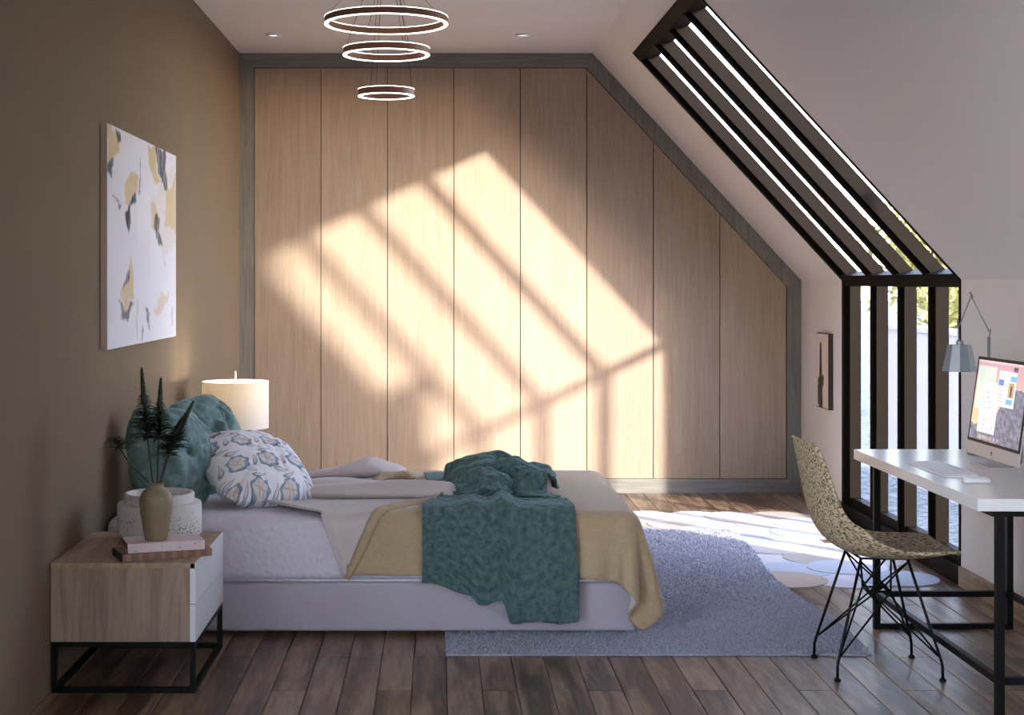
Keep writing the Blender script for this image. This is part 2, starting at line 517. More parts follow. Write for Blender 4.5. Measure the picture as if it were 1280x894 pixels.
# ------------------------------------------------------------------ downlights
for x, lb in ((-1.057, 'small round white downlight in the ceiling close to the taupe wall'), (0.536, 'small round white downlight in the ceiling close to the slope')):
    t = tag(empty('downlight', (x, 9.446, ZC)), lb, 'ceiling light', 'recessed ceiling downlights')
    MB().lathe([(0.052, 0), (0.052, -0.006), (0.046, -0.012), (0.036, -0.012), (0.034, -0.004), (0.034, 0)], 32, caps=False).build('trim_ring', M['white_lacquer'], t, smooth=True)
    MB().lathe([(0.034, -0.003), (0.001, -0.003)], 24).build('diffuser', emis('downlight_diffuser', (240, 238, 245), 0.35), t)

# ------------------------------------------------------------------ chandelier
CX, CY = -0.2576, 7.2
ch = tag(empty('ring_chandelier', (CX, CY, ZC)), 'three tier bronze ring chandelier with glowing white edges', 'chandelier')
MB().lathe([(0.001, 0), (0.075, 0), (0.075, -0.02), (0.06, -0.028), (0.001, -0.028)], 32, caps=False).build('canopy', M['ringbrown'], ch, smooth=True)
cord_m = plain('brown_cord', (70, 48, 38), 0.6)
for (rad, zb, a0) in ((0.30, 2.708, 20), (0.211, 2.558, 55), (0.137, 2.358, 10)):
    z = zb - ZC; h = 0.036; w = 0.0175
    rg = MB().lathe([(rad, z + .003), (rad, z + h - .003), (rad - w, z + h - .003), (rad - w, z + .003)], 96, closed=True).build('ring', M['ringbrown'], ch)
    for (za, zb2) in ((z, z + .003), (z + h - .003, z + h)):
        MB().lathe([(rad + .0006, za), (rad + .0006, zb2), (rad - w - .0006, zb2), (rad - w - .0006, za)], 96, closed=True).build('led_strip', M['led'], rg)
    for k in range(4 if rad > .25 else 3):
        a = R(a0 + k * (90 if rad > .25 else 120)); rr = rad - w / 2
        MB().tube([(rr * math.cos(a), rr * math.sin(a), z + h), (0.045 * math.cos(a), 0.045 * math.sin(a), -0.025)], 0.0013, 6).build('cord', cord_m, ch)

# ------------------------------------------------------------------ noise helper for numpy
def vnoise(x, y, seed=0):
    x = np.asarray(x, float); y = np.asarray(y, float)
    xi = np.floor(x).astype(int); yi = np.floor(y).astype(int)
    xf = x - xi; yf = y - yi
    def h(i, j):
        n = (i * 374761393 + j * 668265263 + seed * 144269) & 0x7fffffff
        n = (n ^ (n >> 13)) * 1274126177 & 0x7fffffff
        return ((n ^ (n >> 16)) & 0xffff) / 65535.0
    u = xf * xf * (3 - 2 * xf); v = yf * yf * (3 - 2 * yf)
    return (h(xi, yi) * (1 - u) + h(xi + 1, yi) * u) * (1 - v) + (h(xi, yi + 1) * (1 - u) + h(xi + 1, yi + 1) * u) * v
def fbm(x, y, seed=0, o=4):
    s = 0; a = 0.5
    for k in range(o):
        s = s + a * vnoise(x * 2 ** k, y * 2 ** k, seed + k); a *= 0.5
    return s / (1 - 0.5 ** o)
def inpoly(px, py, poly):
    c = np.zeros(px.shape, bool); n = len(poly)
    for i in range(n):
        x0, y0 = poly[i]; x1, y1 = poly[(i + 1) % n]
        if y0 == y1: continue
        k = ((y0 > py) != (y1 > py)) & (px < (x1 - x0) * (py - y0) / (y1 - y0) + x0)
        c ^= k
    return c

# ------------------------------------------------------------------ painting on the taupe wall
pt = tag(empty('canvas_painting', (XL, 6.018, 1.178)), 'large white abstract canvas with cream and navy strokes on the taupe wall', 'painting')
PWd, PHt = 1.572, 0.924
MB().box((0.001, 0, 0), (0.0265, PWd, PHt)).build('canvas_edge', fabric('raw_canvas', (190, 172, 160), bump=0.1), pt)
nu, nv = 330, 196
u, v = np.meshgrid(np.linspace(0, 1, nu), np.linspace(0, 1, nv))
wu = u + 0.06 * (fbm(u * 14, v * 9, 3) - .5) + 0.02 * (fbm(u * 50, v * 30, 9) - .5)
wv = v + 0.085 * (fbm(u * 12, v * 8, 31) - .5) + 0.03 * (fbm(u * 40, v * 26, 17) - .5)
c = np.zeros((nv, nu, 3)); c[:] = lin((222, 218, 224))
c += ((fbm(u * 6, v * 5, 77) - .5) * 0.06)[..., None] * np.array((1.2, 1.0, .7))
cream, navy = np.array(lin((206, 180, 124))), np.array(lin((30, 35, 48)))
strokes = [
 (cream, .55, [(0.58, .72), (.7, .8), (.95, .95), (1, .5), (.8, .45), (.7, .5)], .22),
 (cream, 1, [(0.0, 1), (0.15, .99), (0.13, 0.91), (0.07, 0.83), (0.0, 0.84)], .9), (navy, 1, [(0.11, 1), (0.16, 1), (0.16, 0.96), (0.11, 0.93)], .95), (navy, 1, [(0.01, 0.84), (0.08, 0.83), (0.04, 0.77), (0.01, 0.79)], .9),
 (cream, 1, [(0.33, 0.84), (0.39, 0.82), (0.37, 0.73), (0.27, 0.66), (0.2, 0.67), (0.25, 0.76)], .9), (navy, 1, [(0.21, 0.62), (0.27, 0.65), (0.35, 0.72), (0.37, 0.69), (0.3, 0.64), (0.28, 0.53), (0.23, 0.58)], .95),
 (navy, 1, [(0.41, 0.92), (0.425, 0.88), (0.42, 0.74), (0.40, 0.75), (0.41, 0.82)], .6), (navy, 1, [(0.05, 0.7), (0.13, 0.66), (0.16, 0.69), (0.14, 0.64)], .85),
 (cream, 1, [(0.53, 1), (0.64, 1), (0.66, 0.88), (0.75, 0.82), (0.59, 0.83)], .9), (navy, 1, [(0.63, 1), (0.82, 1), (0.81, 0.87), (0.88, 0.77), (0.8, 0.77), (0.7, 0.88)], .85),
 (cream, 1, [(0.83, 0.76), (1.01, 0.9), (1.01, 0.57), (0.8, 0.6)], .75), (cream, 1, [(0.58, 0.68), (0.65, 0.71), (0.71, 0.64), (0.66, 0.56), (0.6, 0.56)], .7),
 (navy, 1, [(0.66, 0.66), (0.73, 0.64), (0.71, 0.55), (0.77, 0.47), (0.68, 0.5), (0.64, 0.57)], .8), (navy, 1, [(0.75, 0.49), (0.83, 0.37), (0.79, 0.41)], .35),
 (cream, 1, [(0.3, 0.42), (0.33, 0.3), (0.33, 0.22), (0.21, 0.17), (0.14, 0.24), (0.24, 0.29)], .75), (navy, 1, [(0.27, 0.38), (0.27, 0.3), (0.20, 0.25), (0.24, 0.32)], .85), (navy, 1, [(0.13, 0.21), (0.21, 0.17), (0.34, 0.21), (0.25, 0.13), (0.17, 0.11)], .8),
 (navy, 1, [(0.52, 0.19), (0.56, 0.15), (0.57, 0.07), (0.5, 0.13)], .75), (cream, 1, [(0.61, 0.17), (0.75, 0.23), (0.9, 0.27), (0.85, 0.2), (0.68, 0.14)], .5),
 (navy, 1, [(0.37, 0.22), (0.39, 0.21), (0.39, 0.03), (0.375, 0.05)], .3), (navy, 1, [(0.44, 0.1), (0.47, 0.08), (0.47, 0.02), (0.45, 0.03)], .6), (navy, 1, [(0.93, 0.17), (0.95, 0.17), (0.96, 0.08), (0.94, 0.08)], .35)]
for (cc, k, poly, al) in strokes:
    msk = inpoly(wu, wv, poly).astype(float)
    for _ in range(2):
        msk[1:-1, 1:-1] = (msk[1:-1, 1:-1] * 2 + msk[:-2, 1:-1] + msk[2:, 1:-1] + msk[1:-1, :-2] + msk[1:-1, 2:]) / 6
    tex = np.clip(0.55 + 1.1 * (fbm(u * 60, v * 14, 5) - .2), 0.35, 1) if cc is navy else np.clip(0.7 + .5 * fbm(u * 20, v * 20, 8), 0, 1)
    a = (msk * al * tex)[..., None]
    c = c * (1 - a) + cc * a
yy, zz = u * PWd, v * PHt
P = np.stack([np.full_like(u, 0.028), yy, zz], -1)
o = MB().grid(P.tolist()).build('canvas_face', vcol('painted_canvas', 0.8, 0.2, bump=0.08), pt, fix=False)
set_colors(o.data, np.clip(c.reshape(-1, 3), 0, 1))

# ------------------------------------------------------------------ cactus picture on the right wall
cp = tag(empty('cactus_picture', (XR, 9.39, 0.643)), 'narrow beige cactus picture with dark wooden edge on the white knee wall', 'picture')
MB().box((-0.03, 0, 0), (0, 0.3, 0.485)).build('frame', plain('dark_walnut', (62, 42, 32), 0.5), cp)
nu, nv = 60, 97
u, v = np.meshgrid(np.linspace(0, 1, nu), np.linspace(0, 1, nv))      # u: far -> near
c = np.zeros((nv, nu, 3)); c[:] = lin((232, 218, 206))
def capsule(u, v, a, b, ra, rb):
    px, py = (u - a[0]) * .62, v - a[1]; bx, by = (b[0] - a[0]) * .62, b[1] - a[1]
    t = np.clip((px * bx + py * by) / (bx * bx + by * by), 0, 1)
    return np.hypot(px - bx * t, py - by * t) - (ra + (rb - ra) * t)
dd = -.022 + np.minimum.reduce([capsule(u, v, (.42, -.05), (.36, .4), .062, .06), capsule(u, v, (.36, .4), (.36, .84), .055, .028), capsule(u, v, (.18, .26), (.2, .08), .028, .03), capsule(u, v, (.2, .36), (.3, .3), .025, .03), capsule(u, v, (.56, .4), (.52, .33), .026, .03), capsule(u, v, (.52, .33), (.4, .28), .03, .03), capsule(u, v, (.2, .08), (.4, .0), .03, .04)])
mk = np.clip(-dd * 60 + .5, 0, 1)[..., None]
rib = (0.75 + .25 * np.sin(u * 70))[..., None]
c = c * (1 - mk) + np.array(lin((92, 82, 62))) * rib * mk
P = np.stack([np.full_like(u, -0.031), 0.294 - u * 0.288, 0.006 + v * .473], -1)
o = MB().grid(P.tolist()).build('print', vcol('cactus_print', 0.6), cp, fix=False)
set_colors(o.data, c.reshape(-1, 3))

# ------------------------------------------------------------------ nightstands
def nightstand(loc, label):
    t = tag(empty('nightstand', loc), label, 'nightstand', 'wooden nightstands beside the bed')
    x0, x1, y0, y1, z0, z1 = 0, 0.512, 0, 0.667, 0.182, 0.46
    MB().box((x0, y0, z0), (x1 - .02, y0 + .018, z1 - .018)).build('side_panel', M['nightwood_v'], t)
    MB().box((x0, y1 - .018, z0), (x1 - .02, y1, z1 - .018)).build('side_panel', M['nightwood_v'], t)
    MB().box((x0, y0, z1 - .018), (x1 - .004, y1, z1)).build('top_panel', M['nightwood_h'], t)
    MB().box((x0, y0 + .018, z0), (x1 - .02, y1 - .018, z0 + .016)).build('bottom_panel', M['nightwood_h'], t)
    MB().box((x0, y0 + .018, z0 + .016), (x0 + .01, y1 - .018, z1 - .018)).build('back_panel', M['nightwood_v'], t)
    zm = (z0 + z1) / 2 - .006
    MB().box((x1 - .02, y0, z0), (x1, y1, zm - .0015)).build('drawer', M['white_lacquer'], t, bevel=.001)
    MB().box((x1 - .02, y0, zm + .0015), (x1, y1, z1 - .0005)).build('drawer', M['white_lacquer'], t, bevel=.001)
    b = .019
    mb = MB()
    for y in (y0 + .002, y1 - b - .002):
        for x in (x0 + .002, x1 - b - .002):
            MB().box((x, y, b), (x + b, y + b, z0 - b)).build('leg', M['black_metal'], t)
        for z in (0, z0 - b):
            mb.box((x0 + .002, y, z), (x1 - .002, y + b, z + b))
    for x in (x0 + .002, x1 - b - .002):
        for z in (0, z0 - b):
            mb.box((x, y0 + .002 + b, z), (x + b, y1 - .002 - b, z + b))
    mb.build('base_frame', M['black_metal'], t)
    return t
nightstand((XL + .005, 5.23, 0), 'oak nightstand carrying the olive vase and books')
nightstand((XL + .005, 7.58, 0), 'oak nightstand under the white drum lamp behind the bed')

# books
def book(name, label, cat_group, c, ang, w, dpt, h, cov, page, spine=None, z=0.46):
    t = tag(empty(name, (c[0], c[1], z)), label, 'book', cat_group)
    t.rotation_euler = (0, 0, R(ang))
    MB().box((0.004, 0.004, .003), (w - .004, dpt - .006, h - .003)).build('pages', page, t)
    MB().box((0, 0, 0), (w, dpt, .003)).box((0, 0, h - .003), (w, dpt, h)).box((0, 0, .003), (w, .004, h - .003)).build('cover', cov, t, bevel=.001)
    return t
plaid, nt_, b_ = newmat('plaid_cover')
tc = N(nt_, 'ShaderNodeTexCoord'); wv_ = N(nt_, 'ShaderNodeTexWave'); wv_.inputs['Scale'].default_value = 7.5; wv_.inputs['Distortion'].default_value = 1.2
nt_.links.new(tc.outputs['Object'], wv_.inputs['Vector'])
rp = N(nt_, 'ShaderNodeValToRGB'); rp.color_ramp.elements[0].color = (*lin((126, 96, 86)), 1); rp.color_ramp.elements[1].color = (*lin((152, 116, 92)), 1)
rp.color_ramp.elements[0].position = .45; rp.color_ramp.elements[1].position = .8
nt_.links.new(wv_.outputs['Fac'], rp.inputs[0]); nt_.links.new(rp.outputs[0], b_.inputs['Base Color']); b_.inputs['Roughness'].default_value = .6
pages = plain('page_edges', (150, 140, 130), .9)
bk = book('book', 'brown plaid notebook lying at the bottom of the stack on nightstand', 'books on the nightstand', (-1.122, 5.245), 24, .325, .17, .026, plaid, plain('dark_pages', (78, 70, 64), .9))
mb = MB()
for k in range(9):
    yk = .012 + k * .018
    mb.add([(p[0], p[1], p[2]) for p in ((-.004, yk - .003, -.0), (-.004, yk + .003, -.0), (-.004, yk + .003, .027), (-.004, yk - .003, .027), (.004, yk - .003, 0), (.004, yk + .003, 0), (.004, yk + .003, .027), (.004, yk - .003, .027))],
           [(0, 1, 2, 3), (4, 7, 6, 5), (0, 3, 7, 4), (1, 5, 6, 2), (3, 2, 6, 7), (0, 4, 5, 1)])
mb.build('page_tabs', plain('black_tabs', (40, 36, 36), .6), bk)
bk2 = book('book', 'pale pink hardback lying on top of the brown notebook', 'books on the nightstand', (-1.108, 5.265), 19, .275, .155, .034, plain('pink_cover', (222, 204, 204), .6, var=.05, vscale=30), pages, z=.487)
mk_m = plain('maroon_ink', (110, 74, 80), .7)
for (sx_, sz_) in ((.03, .006), (.12, .02), (.185, .012), (.24, .022)):
    mb = MB()
    for q in range(4):
        a = R(20 + q * 85 + sx_ * 300); l = .006 + .003 * (q % 2)
        mb.add([(sx_ - .001, -.0006, sz_), (sx_ + .001, -.0006, sz_ + .001), (sx_ + l * math.cos(a) * 1.4, -.0006, sz_ + l * .7 * math.sin(a))], [(0, 1, 2)])
    mb.build('sprig_print', mk_m, bk2)

# white planter bowl
bowl, nt_, b_ = newmat('speckled_plaster')
tc = N(nt_, 'ShaderNodeTexCoord'); vo = N(nt_, 'ShaderNodeTexVoronoi'); vo.inputs['Scale'].default_value = 95
nt_.links.new(tc.outputs['Object'], vo.inputs['Vector'])
n0 = N(nt_, 'ShaderNodeTexNoise'); n0.inputs['Scale'].default_value = 9
nt_.links.new(tc.outputs['Object'], n0.inputs['Vector'])
mt = N(nt_, 'ShaderNodeMath', operation='MULTIPLY_ADD'); mt.inputs[1].default_value = -.9; mt.inputs[2].default_value = .55
nt_.links.new(n0.outputs['Fac'], mt.inputs[0])
sb = N(nt_, 'ShaderNodeMath', operation='ADD'); nt_.links.new(vo.outputs['Distance'], sb.inputs[0]); nt_.links.new(mt.outputs[0], sb.inputs[1])
rp = N(nt_, 'ShaderNodeValToRGB'); rp.color_ramp.elements[0].color = (*lin((120, 108, 92)), 1); rp.color_ramp.elements[1].color = (*lin((214, 210, 208)), 1)
rp.color_ramp.elements[0].position = .2; rp.color_ramp.elements[1].position = .34
nt_.links.new(sb.outputs[0], rp.inputs[0]); nt_.links.new(rp.outputs[0], b_.inputs['Base Color']); b_.inputs['Roughness'].default_value = .7
pb = MB().lathe([(.001, 0), (.125, 0), (.127, .003), (.127, .014), (.154, .017), (.161, .025), (.161, .138), (.157, .144), (.134, .146), (.133, .177), (.130, .181), (.122, .181), (.119, .177), (.119, .05), (.10, .035), (.001, .03)], 64, caps=False).build('planter_bowl', bowl, smooth=True)
pb.location = (-1.082, 5.728, .46)
m_ = pb.modifiers.new('edge', 'EDGE_SPLIT'); m_.split_angle = R(38)
tag(pb, 'wide white speckled stone bowl behind the olive vase', 'bowl')

# olive vase
vz = .487 + .034
vase = MB().lathe([(.001, 0), (.037, 0), (.041, .004), (.05, .06), (.057, .10), (.0605, .135), (.058, .158), (.047, .178), (.032, .188), (.027, .193), (.026, .199), (.029, .205), (.031, .208), (.027, .208), (.0225, .203), (.0225, .193), (.03, .183), (.05, .15), (.045, .06), (.001, .02)], 48, caps=False).build('vase', plain('olive_ceramic', (140, 126, 100), .45, .4, bump=.1, bscale=180, var=.14, vscale=30), smooth=True)
vase.location = (-1.024, 5.355, vz)
tag(vase, 'olive ceramic bottle vase standing on the books', 'vase')

# spiky stems
leaf_m = plain('dark_leaf', (40, 54, 40), .55, .3, var=.4, vscale=20)
leaf2_m = plain('paler_leaf', (74, 82, 60), .6, .3, var=.3, vscale=20)
stem_m = plain('stem_green', (64, 62, 46), .7)
def spiky(tip, base_frac, nl, ll, label, spike=.35, bend=(0, 0), m=leaf_m):
    t = tag(empty('succulent_stem', (-1.024, 5.355, vz + .03)), label, 'plant stem', 'spiky stems in the vase')
    tip = Vector(tip) - Vector(t.location)
    # path: from inside the vase through the mouth
    mouth = Vector((max(-.014, min(.014, tip.x * .2)), max(-.012, min(.012, tip.y * .2)), .168))
    path = []
    for k in range(13):
        s = k / 12
        p = mouth.lerp(tip, s); p.x += bend[0] * math.sin(math.pi * s); p.y += bend[1] * math.sin(math.pi * s)
        path.append(p)
    full = [Vector((0, 0, .0))] + path
    MB().tube(full, [.0035] * 6 + [.003] * 8, 6).build('stem', stem_m, t, smooth=True)
    def at(s):
        q = max(0, min(.9999, s)) * 12; i = int(q); return path[i].lerp(path[i + 1], q - i)
    # tapered spike of overlapping scales
    mb = MB()
    if spike > 0:
        n = 14
        mb.tube([at(1 - spike + spike * i / n) for i in range(n + 1)], [.0105 * (1 - i / n) ** .6 + .0015 for i in range(n + 1)], 8)
        for i in range(90):
            s = i / 90; c0 = at(1 - spike + spike * s); rr = .0105 * (1 - s) ** .6 + .001
            a = i * 2.4; dr = Vector((math.cos(a), math.sin(a), 0)); sd = Vector((-math.sin(a), math.cos(a), 0))
            mb.add([c0 + dr * rr - sd * .003, c0 + dr * rr + sd * .003, c0 + dr * (rr + .0035) + Vector((0, 0, .009))], [(0, 1, 2)])
        mb.build('flower_spike', leaf_m, t)
    mb = MB(); rl = random.Random(int(nl * 7 + ll * 1000))
    s_hi = 1 - spike * .8
    for i in range(nl):
        f = i / nl
        s = base_frac + (s_hi - base_frac) * f
        c0 = at(s); a = i * 2.399 + rl.uniform(-.2, .2)
        l = ll * (1 - .82 * f ** .8) * rl.uniform(.8, 1.1) + .008
        dr = Vector((math.cos(a), math.sin(a), 0)); sd = Vector((-math.sin(a), math.cos(a), 0)); up = Vector((0, 0, 1))
        wd_ = .0072 * (1 - .35 * f)
        rise = rl.uniform(.2, .55) * (1 if f > .12 else .1)
        pts = [c0 + dr * .002, c0 + dr * l * .4 + up * l * rise * .5, c0 + dr * l * .75 + up * l * rise * .55, c0 + dr * l + up * l * (rise * .4 - .1)]
        ws = (wd_ * .8, wd_, wd_ * .7, .0004)
        vv = []
        for p, w_ in zip(pts, ws): vv += [p - sd * w_ + up * w_ * .3, p + up * -w_ * .2, p + sd * w_ + up * w_ * .3]
        ff = []
        for q in range(3):
            for e in range(2): ff.append((q * 3 + e, q * 3 + e + 1, q * 3 + 4 + e, q * 3 + 3 + e))
        mb.add(vv, ff)
    o = mb.build('leaf_whorl', m, t, smooth=True, fix=False); o['kind'] = 'stuff'
    return t
spiky((-1.078, 5.36, 1.142), .40, 120, .078, 'tallest dark spiky stem in the olive vase', .30, (-.004, 0))
spiky((-1.012, 5.38, 1.104), .42, 115, .07, 'straight upright spiky stem next to the tallest one', .30)
spiky((-.889, 5.36, 1.022), .45, 100, .06, 'spiky stem leaning right with a long bare tip', .30, (-.012, 0))
spiky((-.925, 5.33, .965), .44, 80, .055, 'shorter spiky stem leaning right beside the long tipped one', .25, (-.01, 0))
spiky((-1.172, 5.34, .89), .78, 36, .07, 'pale leafy stem without spike bending left out of the vase', 0, (-.015, 0), leaf2_m)

# ------------------------------------------------------------------ table lamp
lx, ly = -1.088, 7.9
lp = tag(empty('table_lamp', (lx, ly, .46)), 'white drum shade table lamp glowing on the far nightstand', 'lamp')
MB().lathe([(.001, 0), (.075, 0), (.075, .012), (.03, .02), (.022, .04), (.05, .08), (.055, .12), (.04, .17), (.012, .2), (.010, .3), (.001, .3)], 32, caps=False).build('base', plain('lamp_base_grey', (120, 118, 116), .4), lp, smooth=True)
sm_, nt_, b_ = newmat('lamp_shade_fabric')
b_.inputs['Base Color'].default_value = (*lin((236, 232, 226)), 1); b_.inputs['Roughness'].default_value = .9
tr = N(nt_, 'ShaderNodeBsdfTranslucent'); tr.inputs['Color'].default_value = (*lin((250, 236, 206)), 1)
mx = N(nt_, 'ShaderNodeMixShader'); mx.inputs[0].default_value = .22
nt_.links.new(b_.outputs[0], mx.inputs[1]); nt_.links.new(tr.outputs[0], mx.inputs[2]); nt_.links.new(mx.outputs[0], nt_.nodes['Material Output'].inputs['Surface'])
MB().lathe([(.177, .218), (.177, .466), (.1745, .466), (.1745, .218)], 64, closed=True).build('shade', sm_, lp, smooth=True).modifiers.new('e', 'EDGE_SPLIT')
mb = MB()
for k in range(3):
    a = R(90 + 120 * k); mb.tube([(0, 0, .455), (.175 * math.cos(a), .175 * math.sin(a), .455)], .002, 6)
mb.tube([(0, 0, .29), (0, 0, .52)], .0035, 8)
mb.build('finial_rod', plain('brass_rod', (200, 180, 160), .4), lp)
bl = bpy.data.lights.new('bulb', 'POINT'); bl.energy = 4; bl.color = (1, .88, .68); bl.shadow_soft_size = .012
blo = bpy.data.objects.new('bulb', bl); COL.objects.link(blo); blo.parent = lp; blo.location = (.045, -.0, .452)

# ------------------------------------------------------------------ bed
BX0, BX1, BY0, BY1 = -1.365, .812, 6.055, 7.455
linen = fabric('bed_base_fabric', (178, 168, 176), .2, var=.03, bump=.15)
quilt, nt_, b_ = newmat('quilted_mattress')
tc = N(nt_, 'ShaderNodeTexCoord'); vo = N(nt_, 'ShaderNodeTexVoronoi', feature='SMOOTH_F1'); vo.inputs['Scale'].default_value = 46
nt_.links.new(tc.outputs['Object'], vo.inputs['Vector'])
bp = N(nt_, 'ShaderNodeBump'); bp.inputs['Strength'].default_value = .6; bp.inputs['Distance'].default_value = .009; bp.invert = True
nt_.links.new(vo.outputs['Distance'], bp.inputs['Height']); nt_.links.new(bp.outputs[0], b_.inputs['Normal'])
b_.inputs['Base Color'].default_value = (*lin((214, 207, 218)), 1); b_.inputs['Roughness'].default_value = .85; b_.inputs['Sheen Weight'].default_value = .2
bed = tag(empty('bed', (0, 6.75, 0)), 'low double bed with pale fabric base and white quilted mattress', 'bed')
def rbox(a, b, r, seg, name, m, parent, crown=0):
    bm = bmesh.new()
    bmesh.ops.create_cube(bm, size=1)
    c_ = [(a[i] + b[i]) / 2 for i in range(3)]; s_ = [b[i] - a[i] for i in range(3)]
    for v_ in bm.verts:
        v_.co = Vector((c_[0] + v_.co.x * s_[0], c_[1] + v_.co.y * s_[1], c_[2] + v_.co.z * s_[2]))
    bmesh.ops.bevel(bm, geom=bm.edges[:], offset=r, segments=seg, profile=.5, affect='EDGES')
    me = bpy.data.meshes.new(name); bm.to_mesh(me); bm.free()
    me.polygons.foreach_set('use_smooth', [True] * len(me.polygons))
    me.materials.append(m)
    o = bpy.data.objects.new(name, me); COL.objects.link(o); o.parent = parent
    return o
yo = -6.75
rbox((BX0, BY0 + .008 + yo, .022), (BX1 - .005, BY1 - .008 + yo, .224), .014, 3, 'bed_base', linen, bed)
rbox((BX0, BY0 + yo, .228), (BX1 - .004, BY1 + yo, .487), .045, 6, 'mattress', quilt, bed)
mb = MB()
for (zz_, off) in ((.231, .002), ):
    mb.tube([(BX0 + .03, BY0 + yo + .004, .233), (BX1 - .04, BY0 + yo + .004, .233), (BX1 - .008, BY0 + yo + .03, .233), (BX1 - .008, BY1 + yo - .03, .233)], .006, 8)
mb.build('piping', quilt, bed, smooth=True)
for k in (-1.1, .65):
    for yy_ in (BY0 + .1, BY1 - .1):
        MB().lathe([(.025, 0), (.025, .024)], 16).build('foot', M['black_metal'], bed, loc=(k, yy_ + yo, 0))

# ---- cloth solver (position based)
def solve(Pm, rest, steps, collide, iters=8, bend=.2, damp=.985, grav=9.8, dt=1 / 60, pin=None, selfr=0, every=4, stretch=1.0):
    P = Pm.copy(); V = np.zeros_like(P); h, w = P.shape[:2]
    def con(a, b, L, k):
        d_ = P[b] - P[a]; l = np.sqrt((d_ * d_).sum(-1, keepdims=True)) + 1e-9
        q = d_ * ((l - L) / l * .5 * k)
        P[a] += q; P[b] -= q
    A = slice(None)
    def sl(n, o, s, st):
        cnt = (n - s - o + st - 1) // st
        return slice(o, o + cnt * st, st), slice(o + s, o + s + cnt * st, st)
    pairs = None; tree_i = 0
    ii, jj = np.meshgrid(np.arange(h), np.arange(w), indexing='ij'); ii = ii.ravel(); jj = jj.ravel()
    for st_ in range(steps):
        V[..., 2] -= grav * dt
        P0 = P.copy()
        P += V * dt
        if selfr and st_ % every == 0:
            fl_ = P.reshape(-1, 3); kd = kdtree.KDTree(len(fl_))
            for i_, p_ in enumerate(fl_.tolist()): kd.insert(p_, i_)
            kd.balance(); pr = []
            for i_, p_ in enumerate(fl_.tolist()):
                for (_, j_, _) in kd.find_range(p_, selfr * 1.5):
                    if j_ > i_: pr.append((i_, j_))
            pr = np.array(pr)
            if len(pr):
                ok = (np.abs(ii[pr[:, 0]] - ii[pr[:, 1]]) + np.abs(jj[pr[:, 0]] - jj[pr[:, 1]])) > 3
                pairs = pr[ok]
            else: pairs = None
        for it in range(iters):
            for o_ in (0, 1):
                a, b = sl(h, o_, 1, 2); con((a, A), (b, A), rest, stretch)
                a, b = sl(w, o_, 1, 2); con((A, a), (A, b), rest, stretch)
            rd = rest * 1.41421
            for o_ in (0, 1):
                a, b = sl(h, o_, 1, 2)
                con((a, slice(0, w - 1)), (b, slice(1, w)), rd, .35)
                con((a, slice(1, w)), (b, slice(0, w - 1)), rd, .35)
            if bend:
                for o_ in range(4):
                    a, b = sl(h, o_, 2, 4); con((a, A), (b, A), rest * 2, bend)
                    a, b = sl(w, o_, 2, 4); con((A, a), (A, b), rest * 2, bend)
            if pairs is not None and len(pairs) and it % 2 == 0:
                F = P.reshape(-1, 3)
                d_ = F[pairs[:, 1]] - F[pairs[:, 0]]; l = np.sqrt((d_ * d_).sum(1)) + 1e-9
                k = l < selfr
                if k.any():
                    q = d_[k] * (((selfr - l[k]) / l[k] * .25)[:, None])
                    for ax in range(3):
                        F[:, ax] -= np.bincount(pairs[k, 0], q[:, ax], len(F)); F[:, ax] += np.bincount(pairs[k, 1], q[:, ax], len(F))
            collide(P, P0)
            if pin is not None: P[pin] = Pm[pin]
        V = (P - P0) / dt * damp
        sp = np.sqrt((V * V).sum(-1, keepdims=True)); V *= np.minimum(1, 3.0 / (sp + 1e-9))
    return P

def box_collider(lo, hi, r, off, fric=.6, floor=.045):
    lo = np.array(lo); hi = np.array(hi); c_ = (lo + hi) / 2; hh = (hi - lo) / 2 - r
    def f(P, P0):
        d_ = P - c_; q = np.abs(d_) - hh; sg = np.sign(d_)
        qo = np.maximum(q, 0); ln = np.sqrt((qo * qo).sum(-1))
        outside = ln > 1e-9
        dist = np.where(outside, ln - r, q.max(-1) - r)
        nr = np.where(outside[..., None], sg * qo / (ln[..., None] + 1e-9), 0)
        am = q.argmax(-1)
        ins = np.zeros_like(P); np.put_along_axis(ins, am[..., None], np.take_along_axis(sg, am[..., None], -1), -1)
        nr = np.where(outside[..., None], nr, ins)
        pen = off - dist; k = pen > 0
        if k.any():
            P[k] += nr[k] * pen[k][:, None]
            mv = P[k] - P0[k]; tn = mv - nr[k] * (mv * nr[k]).sum(-1, keepdims=True)
            P[k] -= tn * fric
        fl_ = P[..., 2] < floor
        P[..., 2][fl_] = floor
    return f

BTOP = .487
duv = tag(empty('duvet', (0, 6.75, 0)), 'tan duvet with grey underside turned back across the bed', 'duvet')
tan = fabric('tan_duvet', (176, 153, 123), .3, var=.06, vscale=60, bump=.35, bscale=260)
greyu = fabric('grey_duvet_lining', (196, 184, 182), .25, var=.03, bump=.15)
rs = .026
nx = int((1.135 + .46) / rs); ny = int((1.4 + .32 + .30) / rs)
gy, gx = np.meshgrid(np.arange(ny) * rs + BY0 - .232, np.arange(nx) * rs - .46, indexing='ij')
P = np.stack([gx, gy, np.full_like(gx, BTOP + .05)], -1)
P[..., 2] += .01 * (fbm(gx * 5, gy * 5, 4) - .5)
P = solve(P, rs, 170, box_collider((BX0, BY0, .0), (BX1, BY1, BTOP), .05, .016, .5), 10, bend=.6)
